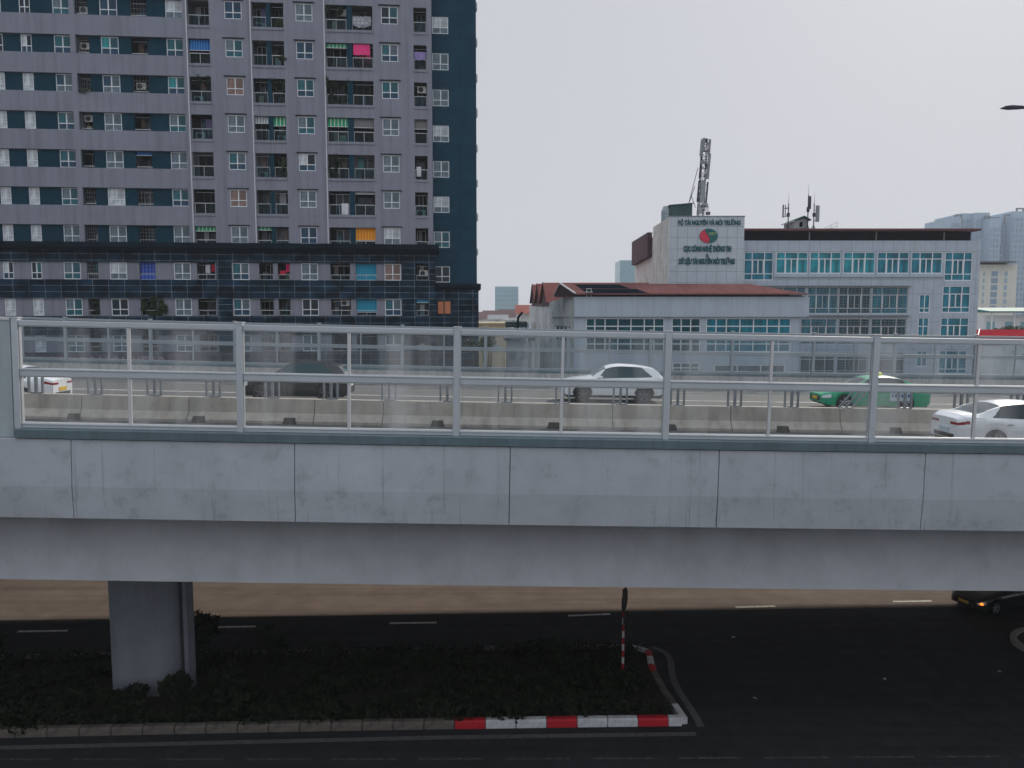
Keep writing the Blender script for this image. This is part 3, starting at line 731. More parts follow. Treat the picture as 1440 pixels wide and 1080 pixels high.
    if clad:
        for x in (xf, xr):
            for sg in (-1, 1):
                g = MB()
                for i in range(16):
                    a0 = R(8 + 164 * i / 16); a1 = R(8 + 164 * (i + 1) / 16); r0, r1 = ar - .01, ar + .055
                    y = sg * (hw * .985); y2 = sg * (hw * 1.01)
                    pts = [(x + r0 * math.cos(a0), wr + r0 * math.sin(a0)), (x + r1 * math.cos(a0), wr + r1 * math.sin(a0)), (x + r1 * math.cos(a1), wr + r1 * math.sin(a1)), (x + r0 * math.cos(a1), wr + r0 * math.sin(a1))]
                    g.prism_y(pts, min(y, y2), max(y, y2))
                g.build('arch_trim', 'trim_black', root)
    zr = interp(P['top'], .55)
    if taxi:
        g = MB(); g.prof([(-.16, 0), (.16, 0), (.12, .16), (-.12, .16)], -.06, .06); o = g.build('taxi_sign', 'roof_sign', root, bevel=.02); o.location = (L * .585, 0, zr - .05)
        for sg in (-1, 1):
            g = MB(); y = sg * hw * 1.008; g.box(L * .60, L * .80, min(y, y - sg * .01), max(y, y - sg * .01), .42, .86); d = g.build('door_decal', 'decal', root, bevel=.004) if taxi == 'green' else None
            if d:
                g = MB(); yy = sg * hw * 1.016
                for k in range(6): g.box(L * .615 + .135 * k, L * .615 + .135 * k + .085, min(yy, yy - sg * .008), max(yy, yy - sg * .008), .58, .72)
                g.build('decal_marks', 'decal_blue', d)
    if blink:
        g = MB(); g.box(.06, .16, -hw * .93, -hw * .80, .52, .60); g.build('indicator_lamp', 'indicator_orange', root, bevel=.015)
    return root
def on_deck(s, t): return V(s, t, .006)
GR = .020; YW = math.atan(.022)
# heading left: car front at -x of the car, so its model frame is the viaduct frame
def lane_car(x_left, t_near, W, *a, right=False, L=4.5, **k):
    tc = t_near + W / 2
    if not right:
        s = x_left; loc = on_deck(s, tc); return car(*a[:2], a[2], L, W, a[3], loc, YW, GR, **k)
    s = x_left + L; loc = on_deck(s, tc); return car(*a[:2], a[2], L, W, a[3], loc, YW + PI, -GR, **k)
def sx(px, t): return px_s(px, t)
t = 15.0; lane_car(sx(789.5, t), t, 1.84, 'white SUV with dark wheel arches driving left behind the clear panels', 'car', SUV, 'paint_white', L=4.55, wb=2.70, fo=.90, clad=True, glass='car_glass_teal', rim='rim_dark')
t = 13.2; dk = lane_car(sx(333, t), t, 1.84, 'black hatchback with dark windows driving left behind the panels', 'car', SUV, 'paint_black', L=4.4, wb=2.62, fo=.86, rim='rim_dark', glass='car_glass_teal')
dk.scale = (1, 1, .99)
t = 13.6; lane_car(sx(1160, t), t, 1.76, 'bright green taxi with a small yellow roof sign', 'taxi', SEDAN, 'paint_green', L=4.65, wb=2.62, fo=.9, taxi='green', plate='plate_yellow')
t = 10.2; lane_car(sx(86, t + .9) - 4.45, t, 1.74, 'white taxi with red tail lamp and yellow plate at the left end of the bridge', 'taxi', SEDAN, 'paint_white', L=4.45, wb=2.6, fo=.88, taxi='white', plate='plate_yellow')
t = 3.4; lane_car(12.85, t, 1.80, 'white sedan seen from behind at the right edge, in the lane nearest the panels', 'car', SEDAN, 'paint_white', right=True, L=4.60, wb=2.68, fo=.92, plate='decal')
# dark car on the road below, turning in from the right
car('dark grey car under the viaduct with one orange indicator lit', 'car', SEDAN, 4.5, 1.78, 'paint_graphite', (20.0, 33.05, .006), R(20), 0., blink=True, plate='plate_yellow', glass='car_glass')

# ================================================================== APARTMENT TOWER
TA = math.atan(.088); TO = (-7.193, 69.9, 0)
tower = empty('apartment_tower', 'tall grey and dark blue apartment tower with rows of white windows and balconies', 'building', TO, TA)
FP = 3.17; Z0 = 19.4; KS = list(range(-0, 7)); ZTOP = 52.0
def zb(k): return Z0 + FP * k
RB = dict(F=[(-20.60, -18.81)], A=[(-15.25, -12.57)], B=[(-9.03, -4.98)], C=[(-1.45, -.32)])
WP = [(-17.53, -16.08), (-11.56, -10.11), (-4.25, -2.80)]                                  # windows on the piers
WBAND = [(-22.50, -21.09), (-27.90, -26.46), (-31.72, -30.31), (-34.40, -33.52), (-36.72, -35.84)]  # windows in the bands
RBAND = [(-25.42, -24.07), (-29.83, -28.86)]
NB = (-34.40, -36.72)
# grey pier wall, with window openings and balcony recesses
holes = []
for k in KS:
    z = zb(k)
    for a, b in WP: holes.append((a, b, z, z + 1.49, .14))
    for key in RB:
        for a, b in RB[key]: holes.append((a, b, z - .62, z + 1.47, .18))
UL = -20.75
holes = [h if h[2] > 19.41 or h[3] < 19.4 else (h[0], h[1], 19.405, h[3], h[4]) for h in holes]
g = MB(); wall_grid(g, UL, .12, 19.40, ZTOP, holes, 0.)
g.quad((.12, 0, 19.4), (.12, 1.2, 19.4), (.12, 1.2, ZTOP), (.12, 0, ZTOP)); g.quad((UL, 0, 19.4), (UL, .3, 19.4), (UL, .3, ZTOP), (UL, 0, ZTOP))
g.build('wall', 'tower_grey', tower, fix=False)
# band section: blue wall with openings, grey spandrels proud of it
UE = -47
h2 = []
for k in KS:
    z = zb(k)
    for a, b in WBAND: h2.append((a, b, z + .01, z + 1.48, .08))
    for a, b in RBAND: h2.append((a, b, z - .4, z + 1.48, .1))
h2 = [h if h[2] > 19.42 else (h[0], h[1], 19.42, h[3], h[4]) for h in h2]
g = MB(); wall_grid(g, UE, UL, 19.40, ZTOP, h2, .30); g.build('wall_cladding', 'tower_blue', tower, fix=False)
g = MB()
for k in KS:
    z0 = zb(k) + 1.50; z1 = zb(k + 1) - .01 if k < 6 else ZTOP
    g.box(UE, UL - .3, .05, .299, z0, z1)
g.build('spandrel', 'tower_grey', tower)
g = MB()
g.box(UL - .30, UL - .001, .02, .299, 19.4, ZTOP)
for k in KS: g.box(-30.29, -29.87, .04, .298, zb(k) - (.005 if k else 0), zb(k) + 1.495)
g.build('pilaster', 'tower_grey', tower)
# bulk of the building behind
g = MB(); g.box(UE, .1, 2.2, 20, 0, ZTOP); g.box(UE, .119, .31, 2.19, zb(6) + 1.6, ZTOP - .01); g.build('core', 'tower_grey', tower)
# blue end bay
h3 = []
BW = (.16, 1.60)
for k in range(-1, 7):
    z = 19.27 + 3.15 * k; h3.append((BW[0], BW[1], z, z + 1.45, .1))
g = MB(); wall_grid(g, .121, 4.08, 16.0, ZTOP, h3, 1.2); g.quad((4.08, 1.2, 0), (4.08, 19, 0), (4.08, 19, ZTOP), (4.08, 1.2, ZTOP)); g.quad((.121, 1.2, ZTOP), (4.08, 1.2, ZTOP), (4.08, 19, ZTOP), (.121, 19, ZTOP))
g.build('end_wall', 'tower_blue_tile', tower, fix=False)
g = MB(); g.box(.122, 4.07, 1.5, 1.6, 0, ZTOP - .1); g.build('end_core', 'recess_dark', tower)
# podium
PH = []
rows = [16.2, 13.05, 9.88]
POD_W = WP + WBAND
POD_R = [(-20.55, -19.0), (-15.22, -14.02), (-13.62, -12.57), (-9.03, -7.28), (-6.80, -4.98), (-1.45, -.32)] + RBAND
for z in rows:
    for a, b in POD_W: PH.append((a, b, z + .02, z + 1.50, .10))
    for a, b in POD_R: PH.append((a, b, z + .02, z + 1.50, .12))
strip = []
for z in rows: strip.append((z, z + 1.52))
g = MB(); g2 = MB()
zz = 18.66
for z in rows:
    wall_grid(g, UE, .30, z + 1.52, zz, [], -.12); g.quad((UE, -.12, z + 1.52), (.3, -.12, z + 1.52), (.3, .02, z + 1.52), (UE, .02, z + 1.52)); zz = z
    g.quad((UE, -.12, z), (.3, -.12, z), (.3, .02, z), (UE, .02, z))
wall_grid(g, UE, .30, 0, zz, [], -.12)
for z in rows:   # dark pillars that run through the window rows
    for a, b, hs in ((-18.85, -17.56, []), (-2.72, .30, [(-1.45, -.32, z + .02, z + 1.50, .14)])): wall_grid(g, a, b, z, z + 1.52, hs, -.122)
g.quad((.30, -.12, 0), (.30, 1.2, 0), (.30, 1.2, 18.66), (.30, -.12, 18.66))
g.build('podium_cladding', 'podium_tile', tower, fix=False)
for z in rows: wall_grid(g2, UE, -2.6, z, z + 1.52, [h for h in PH if z <= h[2] < z + 1 and h[0] < -2.6], .02)
g2.build('podium_wall', 'tower_grey', tower, fix=False)
g = MB(); g.prof([(-.75, 19.38), (-.75, 18.95), (-.55, 18.67), (1.0, 18.67), (1.0, 19.38)], UE, .62); g.build('cornice', 'podium_cornice', tower)
g = MB(); g.prof([(.62, 15.99), (.62, 15.62), (.85, 15.45), (5, 15.45), (5, 15.99)], .31, 4.42); g.build('cornice', 'podium_cornice', tower)
g = MB(); wall_grid(g, .301, 4.22, 0, 15.45, [(.44, 1.70, 13.2, 14.42, .12), (.44, 1.70, 10.0, 11.2, .12)], 1.0); g.quad((4.22, 1.0, 0), (4.22, 12, 0), (4.22, 12, 15.45), (4.22, 1.0, 15.45)); g.build('podium_cladding', 'podium_tile', tower, fix=False)
for z, h in ((13.2, 1.22), (10.0, 1.2)):
    f = MB(); f.box(.44, 1.70, 1.1, 1.14, z, z + h); o = f.build('window', 'dark_gasket', tower); f = MB(); f.box(.50, .98, 1.08, 1.099, z + .06, z + h - .05); f.box(1.10, 1.62, 1.08, 1.099, z + .06, z + h - .05); f.build('pane', 'g_orange' if z > 12 else 'g_dark', o)

# windows: one white frame and four lights, copied
def make_window(w, h, narrow=False):
    f = MB(); t = .065; d0, d1 = 0, .07
    f.box(0, w, d0, d1, 0, t); f.box(0, w, d0, d1, h - t, h); f.box(0, t, d0, d1, t, h - t); f.box(w - t, w, d0, d1, t, h - t)
    zt = .37 * h
    f.box(t, w - t, d0 + .004, d1, zt - .035, zt + .035)
    f.box(w / 2 - .05, w / 2 + .05, d0 + .006, d1, zt + .035, h - t)
    f.box(w / 2 - .028, w / 2 + .028, d0 + .006, d1, t, zt - .035)
    return f, zt, t
def pane_mesh(w, h, zt, t, mats):
    p = MB(); p.box(t, w / 2 - .04, .03, .045, zt + .03, h - t, 0); p.box(w / 2 + .04, w - t, .03, .045, zt + .03, h - t, 1); p.box(t, w / 2 - .02, .03, .045, t, zt - .03, 2); p.box(w / 2 + .02, w - t, .03, .045, t, zt - .03, 2)
    return p
COMBOS = [('g_dark', 'g_dark', 'g_dark'), ('g_teal', 'g_teal', 'g_blue'), ('g_blind', 'g_blind', 'g_blind'), ('g_white', 'g_white', 'g_blind'), ('g_brown', 'g_brown', 'g_brown'), ('g_blue', 'g_blue', 'g_blue'),
          ('g_teal', 'g_blind', 'g_blue'), ('g_dark', 'g_teal', 'g_dark'), ('g_white', 'g_white', 'g_white'), ('g_cyan', 'g_teal', 'g_blue'), ('g_blind', 'g_teal', 'g_teal'), ('g_blue', 'g_blind', 'g_blind'), ('g_white', 'g_dark', 'g_blue')]
proto = {}
def window(u0, u1, z, h, y, c, ledge=False):
    w = round(u1 - u0, 2)
    key = (w, h)
    if key not in proto:
        f, zt, t = make_window(w, h); me = f.build('window', 'window_white', tower)
        proto[key] = (me.data, {}, zt, t); o = me
    else:
        o = bpy.data.objects.new('window', proto[key][0]); COL.objects.link(o); o.parent = tower
    o.location = (u0, y, z)
    d = proto[key][1]
    if c not in d:
        p = pane_mesh(w, h, proto[key][2], proto[key][3], None).build('pane', COMBOS[c], o); d[c] = p.data
    else:
        p = bpy.data.objects.new('pane', d[c]); COL.objects.link(p); p.parent = o
    if ledge:
        l = bpy.data.objects.new('drip_ledge', ledge_me); COL.objects.link(l); l.parent = o; l.location = (w / 2, -y, h)
    return o
lm = MB(); lm.box(-.92, .92, -.14, -.002, .06, .11); lo = lm.build('drip_ledge', 'recess_wall'); ledge_me = lo.data; bpy.data.objects.remove(lo)
PIERC = {0: [2, 5, 3], 1: [4, 2, 2], 2: [6, 12, 2], 3: [2, 10, 2], 4: [4, 1, 1], 5: [10, 5, 6], 6: [5, 2, 7]}     # X, W1, W2 by floor
for k in KS:
    for (a, b), c in zip(WP, PIERC[k]): window(a, b, zb(k) + .005, 1.48, .06, c, True)
BANDC = {0: [2, 2, 2, 8, 8], 1: [1, 8, 10, 8, 8], 2: [2, 2, 1, 8, 8], 3: [10, 2, 6, 8, 8], 4: [9, 11, 11, 8, 8], 5: [1, 9, 1, 12, 0], 6: [3, 5, 10, 0, 11]}
for k in KS:
    for (a, b), c in zip(WBAND, BANDC[k]): window(a, b, zb(k) + .012, 1.465, .33, c)
ENDC = {-1: 0, 0: 10, 1: 3, 2: 2, 3: 3, 4: 2, 5: 2, 6: 3}
for k in range(-1, 7): window(*BW, 19.27 + 3.15 * k, 1.45, 1.23, ENDC[k])
PODC = {0: [6, 2, 4, 2, 3, 10, 7, 12], 1: [6, 0, 6, 2, 0, 10, 8, 8], 2: [2, 2, 11, 1, 2, 10, 8, 2]}
for i, z in enumerate(rows):
    for (a, b), c in zip(POD_W, PODC[i]): window(a, b, z + .022, 1.475, .045, c)

# balconies: recess box, sliding door, glass railing
def ac_unit(parent, x, y, z, rz=0):
    m = MB(); m.box(0, .80, 0, .30, 0, .56); o = m.build('air_conditioner', 'ac_white', parent, bevel=.02); o.location = (x, y, z); o.rotation_euler = (0, 0, rz)
    f = MB(); f.lathe_y([(.001, -.012), (.21, -.012), (.225, -.002)], 20, c=(.30, 0, .28)); f.build('fan_grille', 'ac_fan', o); return o
AW = {('F', 0): ('aw_green', .42), ('F', 5): ('aw_blue', .92), ('A1', 3): ('aw_pale', .60), ('A2', 3): ('aw_green', .78), ('A1', 0): ('aw_green', .28), ('B1', 5): ('aw_green', .38), ('B1', 3): ('aw_green', .74),
      ('B2', 3): ('shutter_grey', .78), ('B2', 0): ('aw_orange', 1.08), ('C', 3): ('shutter_grey', .80), ('E', 2): ('aw_blue', .3), ('E', 'p0'): ('aw_royal', 1.46), ('B2', 'p0'): ('aw_cyan', 1.44), ('B2', 'p1'): ('aw_cyan', 1.16), ('C', 'p1'): ('aw_cyan', .30), ('B2', 1): ('aw_pale', .2)}
ACS = {('A1', 6): (.2, .0), ('A2', 3): (.35, 0), ('A1', 2): (.12, 0), ('F', 4): (.15, 0), ('C', 1): (.1, 0), ('D', 5): (.05, .9), ('D', 3): (.1, 1.2), ('E', 4): (.1, .85), ('B1', 6): (1.0, 1.35), ('C', 4): (.45, 1.3), ('B1', 'p1'): (.8, .85), ('C', 'p0'): (.4, .35), ('D', 6): (.1, .7), ('F', 3): (.2, .1)}
def balcony(key, k, u0, u1, z0, z1, y0, depth=1.25, rail_h=.98, rail=True, door=True):
    b = MB(); w = u1 - u0; h = z1 - z0
    b.quad((0, 0, 0), (w, 0, 0), (w, depth, 0), (0, depth, 0)); b.quad((0, 0, h), (0, depth, h), (w, depth, h), (w, 0, h))
    b.quad((0, 0, 0), (0, depth, 0), (0, depth, h), (0, 0, h)); b.quad((w, 0, 0), (w, 0, h), (w, depth, h), (w, depth, 0)); b.quad((0, depth, 0), (w, depth, 0), (w, depth, h), (0, depth, h))
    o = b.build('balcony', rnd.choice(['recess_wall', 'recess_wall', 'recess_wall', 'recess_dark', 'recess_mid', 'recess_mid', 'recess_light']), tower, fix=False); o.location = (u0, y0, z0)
    if door:
        d = MB(); dw = min(.62 * w, 1.3); x0 = .12 * w if rnd.random() < .5 else w - dw - .1 * w; hh = min(h - .12, 2.0)
        d.box(x0, x0 + dw, depth - .05, depth - .002, .02, hh); dd = d.build('door', rnd.choice(['g_dark', 'g_dark', 'g_blue', 'recess_dark', 'recess_dark']), o)
        f = MB(); f.box(x0 - .05, x0, depth - .07, depth - .001, .01, hh + .05); f.box(x0 + dw, x0 + dw + .05, depth - .07, depth - .001, .01, hh + .05); f.box(x0 + dw / 2 - .03, x0 + dw / 2 + .03, depth - .075, depth - .051, .02, hh); f.box(x0, x0 + dw, depth - .07, depth - .001, hh + .001, hh + .05)
        f.build('door_frame', rnd.choice(['rail_grey', 'galv_steel', 'dark_steel']), dd)
    if rail:
        r = MB(); rh = min(rail_h, h * .55); r.box(.01, w - .01, .02, .08, rh - .05, rh); r.box(.01, w - .01, .03, .07, .03, .06)
        npost = 1 if w < 1.5 else 2
        for i in range(npost + 1): x = .03 + (w - .09) * i / npost; r.box(x, x + .03, .03, .07, .061, rh - .051)
        gr = r.build('railing', 'rail_light' if rnd.random() < .55 else 'rail_grey', o)
        r = MB(); r.box(.065, w - .065, .045, .055, .062, rh - .052); r.build('glass_panel', 'balcony_glass', gr)
    if (key, k) in AW:
        m, dh = AW[(key, k)]; a = MB()
        a.quad((.02, .10, h - .02), (w - .02, .10, h - .02), (w - .02, .02, h - dh), (.02, .02, h - dh)); a.quad((.02, .13, h - .02), (.02, .05, h - dh), (w - .02, .05, h - dh), (w - .02, .13, h - .02)); a.quad((.02, .02, h - dh), (w - .02, .02, h - dh), (w - .02, .05, h - dh), (.02, .05, h - dh))
        a.build('awning', m, o, fix=False)
        a = MB(); a.box(.01, w - .01, .0, .05, h - dh - .03, h - dh + .01); a.build('awning_bar', 'rail_light', o)
    if k not in (0,) and rail and (key, k) not in AW and rnd.random() < .6:   # fixed drying bar high up, and a curtain or shelf at the back
        a = MB(); a.box(.04, w - .04, .30, .33, h - .22, h - .19); a.build('drying_bar', 'rail_grey', o)
    q = rnd.random()
    if q < .35:
        a = MB(); x0 = rnd.uniform(.05, w * .5); ww = rnd.uniform(.25, .5); a.box(x0, x0 + ww, depth - .5, depth - .08, .01, rnd.uniform(.6, 1.1)); a.build('cupboard', rnd.choice(['box_cream', 'ac_white', 'recess_light', 'g_teal']), o, bevel=.02)
    elif q < .6:
        a = MB(); x0 = rnd.uniform(.05, w * .6); ww = rnd.uniform(.3, .55); n_ = 8; hh = rnd.uniform(.8, 1.3)
        for i in range(n_): xa = x0 + ww * i / n_; a.box(xa, xa + ww / n_ * .96, depth - .16 - .03 * (i % 2), depth - .10, max(.05, h - hh - .1), h - .1)
        a.build('curtain', rnd.choice(['cloth_white', 'cloth_purple', 'g_brown', 'g_cyan', 'recess_light']), o)
    if key in ('E', 'D') and k in (0, 1, 4, 6, 'p0', 'p2'):
        a = MB()
        for i in range(1, 5): a.box(.02, w - .02, .01, .03, h * i / 5 - .012, h * i / 5 + .012)
        for i in range(0, 6): xa = .02 + (w - .06) * i / 5; a.box(xa, xa + .02, .031, .05, 0.01, h - .01)
        a.build('security_grille', 'galv_steel', o)
    if (key, k) in ACS:
        dx, dz = ACS[(key, k)]; ac_unit(o, min(dx, max(.02, w - .85)), .35, dz + .03)
    return o
acrylic('balcony_glass', (.55, .72, .76), .012, .06, (.25, .33, .36))
for k in KS:
    z = zb(k); lo_, hi = z - .62, z + 1.47
    if k == 0: lo_ = 19.405
    for key, u0, u1 in (('F', -20.60, -18.81), ('A1', -15.25, -14.07), ('A2', -13.69, -12.57), ('B1', -9.03, -7.23), ('B2', -6.77, -4.98), ('C', -1.45, -.32)):
        balcony(key, k, u0, u1, lo_, hi, .182, rail_h=.95 if k else .32)
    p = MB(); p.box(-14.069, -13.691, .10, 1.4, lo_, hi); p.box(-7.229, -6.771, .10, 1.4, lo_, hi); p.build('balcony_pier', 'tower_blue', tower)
    if k:
        for a, b in ((-20.60, -18.81), (-15.25, -12.57), (-9.03, -4.98), (-1.45, -.32)):
            p = MB(); p.box(a - .02, b + .02, -.07, -.002, lo_ - .20, lo_ + .02); p.build('balcony_ledge', 'tower_grey', tower)
    for key, (u0, u1) in (('E', RBAND[0]), ('D', RBAND[1])):
        balcony(key, k, u0, u1, z - .4 if k else 19.42, hi, .402, rail_h=.62 if k else .3)
for i, z in enumerate(rows):
    for key, u in zip(('F', 'A1', 'A2', 'B1', 'B2', 'C', 'E', 'D'), POD_R):
        balcony(key, 'p%d' % i, u[0], u[1], z + .02, z + 1.50, .142 if key != 'C' else .02, rail_h=.5)
g = MB()
for u in (-20.70, -15.36, -9.14): g.tube((u, -.05, 19.4), (u, -.05, ZTOP - 1), .045, None, 8)
g.build('downpipe', 'pipe_white', tower)
# air conditioners on the far end wall
for k in range(-1, 8): 
    o = ac_unit(tower, 4.09, 2.2, 19.6 + 3.15 * k, 0); o.rotation_euler = (0, 0, R(90)); o.location = (4.235, 2.0, 18.7 + 3.15 * k)
    if k in (1, 4): o.scale = (1, 1.7, 1.2)
# signs at the foot of the tower, behind the far noise barrier
mat('sign_dark', (.03, .028, .05), .5, var=.2); mat('sign_pink', (.36, .20, .29), .6); mat('sign_blue', (.012, .10, .20), .5, var=.2)
sg_ = MB(); sg_.box(-35.0, -21.6, -.42, -.14, 8.45, 9.75); o = sg_.build('shop_sign', 'sign_dark', tower)
l = MB(); u = -34.2; rl = random.Random(5)   # unreadable rounded letters
while u < -23.4:
    w = rl.choice([.55, .62, .7]); sty = rl.choice('ouni')
    if sty == 'o':
        n = 14
        for i in range(n):
            a0, a1 = 2 * PI * i / n, 2 * PI * (i + 1) / n
            P = lambda r, a: (u + w / 2 + r * w / 2 * math.cos(a), 9.1 + r * .42 * math.sin(a)); l.prism_y([P(1, a0), P(1, a1), P(.55, a1), P(.55, a0)], -.46, -.421)
    elif sty == 'u': l.box(u, u + .15, -.46, -.421, 8.7, 9.5); l.box(u + w - .15, u + w, -.46, -.421, 8.7, 9.5); l.box(u + .15, u + w - .15, -.46, -.421, 8.7, 8.86)
    elif sty == 'n': l.box(u, u + .15, -.46, -.421, 8.7, 9.5); l.box(u + w - .15, u + w, -.46, -.421, 8.7, 9.5); l.box(u + .15, u + w - .15, -.46, -.421, 9.34, 9.5)
    else: l.box(u + .1, u + .26, -.46, -.421, 8.7, 9.5); w = .36
    u += w + .2
l.build('letters', 'sign_pink', o)
g = MB(); g.box(-41.5, -35.4, -.42, -.14, 8.3, 9.9); g.build('shop_sign', 'sign_blue', tower)

# laundry and plants: things on the balconies
def tpos(u, y, z):
    c, s = math.cos(TA), math.sin(TA); return (TO[0] + u * c - y * s, TO[1] + u * s + y * c, z)
def cloth(name, label, u0, u1, y, z0, z1, m, sag=.0, n=14, extra=None):
    b = MB(); pts = []
    for i in range(n + 1):
        q = i / n; x = (u1 - u0) * q; yy = .06 * math.sin(q * 23) + .03 * math.sin(q * 9 + u0); pts.append((x, yy, (z1 - z0) - sag * (0), -sag * math.sin(q * PI)))
    for p, q in zip(pts, pts[1:]):
        b.quad((p[0], p[1], p[3]), (q[0], q[1], q[3]), (q[0], q[1] * .4, p[2]), (p[0], p[1] * .4, p[2]))
        b.quad((p[0], p[1] + .012, p[3]), (p[0], p[1] * .4 + .012, p[2]), (q[0], q[1] * .4 + .012, q[2]), (q[0], q[1] + .012, q[3]))
    o = b.build(name, m, fix=False); o.location = tpos(u0, y, z0); o.rotation_euler = (0, 0, TA); tag(o, label, 'laundry', 'laundry hung on the tower balconies')
    return o
z = zb(5); cloth('cloth', 'bright pink sheet hung at the top of a balcony', -6.68, -5.25, .12, z + .52, z + 1.42, 'cloth_pink')
for i, (a, b, m, d) in enumerate(((-6.62, -6.25, 'cloth_dark', .7), (-6.2, -5.95, 'cloth_red', .45), (-5.9, -5.55, 'cloth_red', .78), (-5.52, -5.2, 'cloth_pink', .6))):
    cloth('garment', ['dark garment hanging below the pink sheet', 'short red garment hanging below the pink sheet', 'long red garment hanging below the pink sheet', 'pink garment at the right end of the line below the pink sheet'][i], a, b, .3, z + .45 - d, z + .47, m)
z = zb(6); cloth('blanket', 'black and white checked blanket sagging over a balcony rail', -6.70, -5.12, .11, z - .10, z + .62, 'cloth_check', sag=.25)
z = zb(5); cloth('cloth', 'pale purple cloth on the narrow balcony right of the pink sheet', -1.40, -.38, .16, z + .35, z + .95, 'cloth_purple', sag=.1)
z = rows[0]; cloth('garment', 'red garment on the podium balcony above the fence, lower of two', -13.5, -12.95, .3, z + .45, z + .85, 'cloth_red'); cloth('garment', 'crimson garment on the same podium balcony, hung higher at the right', -12.95, -12.62, .3, z + .75, z + 1.45, 'cloth_pink')
cloth('garment', 'white garment on the podium balcony left of the dark tiled pillar', -19.9, -19.5, .3, z + .6, z + 1.35, 'cloth_white'); cloth('garment', 'red garment beside a white one left of the dark tiled pillar', -19.4, -19.05, .3, z + .75, z + 1.35, 'cloth_red')
z = zb(1); cloth('towel', 'white towel on the balcony one floor above and left of the orange striped awning', -7.95, -7.35, .16, z - .55, z + .42, 'cloth_white')
z = zb(2); cloth('towel', 'white towel on a narrow balcony near the right edge of the grey wall', -1.30, -.90, .16, z - .3, z + .55, 'cloth_white')
z = zb(3); bx_ = MB(); bx_.box(0, .62, 0, .3, 0, .62); o = bx_.build('storage_box', 'box_cream', bevel=.02); o.location = tpos(-8.05, .35, z - .6); o.rotation_euler = (0, 0, TA); tag(o, 'cream box on the wide balcony under the rightmost green striped awning', 'box')
def creeper(label, u0, u1, z0, z1, n, m='leaf_dark', yo=.12, sz=.085):
    o = empty('balcony_plant', label, 'plant', tpos((u0 + u1) / 2, yo, z0), TA, 'plants growing on the tower balconies')
    b = MB(); w = (u1 - u0); h = z1 - z0; rg = random.Random(int(abs(u0 * 100 + z0 * 10)))
    cl = [(rg.uniform(-w / 2, w / 2), rg.uniform(-.12, .25), rg.uniform(.1, 1) * h, rg.uniform(.12, .3)) for _ in range(max(5, int(6 * w * h)))]
    for x, y, zc, r in cl: leaves(b, max(16, int(n * 1.9) // len(cl)), sz, blob((x, y, zc), (r, r * .6, r * 1.1), rg), rg)
    b.build('foliage', m, o, fix=False)
    t = MB(); t.tube((-w * .2, .3, 0), (-w * .1, .1, h * .9), .02, .01, 5); t.tube((w * .25, .3, 0), (w * .1, .1, h * .8), .02, .01, 5); t.build('stem', 'bark', o)
creeper('creeper hanging from the top of the balcony left of the checked blanket', -9.1, -7.6, zb(6) + .75, zb(6) + 1.75, 420)
creeper('thick creeper filling the balcony one floor below the pink sheet', -9.05, -7.0, zb(4) + .3, zb(4) + 1.7, 700)
creeper('plants behind the railing, under the thick creeper below the pink sheet', -9.0, -7.4, zb(4) - .6, zb(4) + .3, 320)
creeper('creeper trailing over the left edge of a balcony, two floors under the thick one', -9.2, -7.5, zb(2) - .5, zb(2) + 1.5, 620)
creeper('bushy plant at the right end of a balcony, level with the trailing creeper', -13.3, -12.5, zb(2) - .55, zb(2) + .95, 420, 'leaf_mid')
creeper('dark creeper in the narrow bay left of the thick creeper, same floor', -13.7, -12.5, zb(4) - .1, zb(4) + 1.4, 420)
creeper('low green plant on the balcony one window left of the pink sheet, same floor', -13.1, -12.5, zb(5) - .6, zb(5) + .2, 180, 'leaf_mid')
creeper('bare dark creeper over the balcony below the blue striped awning', -20.6, -18.7, zb(4) + .9, zb(4) + 1.75, 260)
creeper('low plant growing out of the narrow far left balcony, two floors from the top', -29.7, -28.8, zb(4) - .25, zb(4) + .35, 160, 'leaf_mid', .1)
creeper('round shrub bulging from the podium balcony just above the fence', -25.3, -23.2, rows[1] - .15, rows[1] + 1.5, 1500, 'leaf_mid', -.15)
creeper('dark plant in the narrow podium balcony left of the round shrub', -29.7, -28.95, rows[1] + .1, rows[1] + 1.3, 240, 'leaf_dark', .1)
creeper('low leafy plant on the balcony one window left of the checked blanket, same floor', -13.3, -12.6, zb(6) - .55, zb(6) + .1, 160, 'leaf_mid')

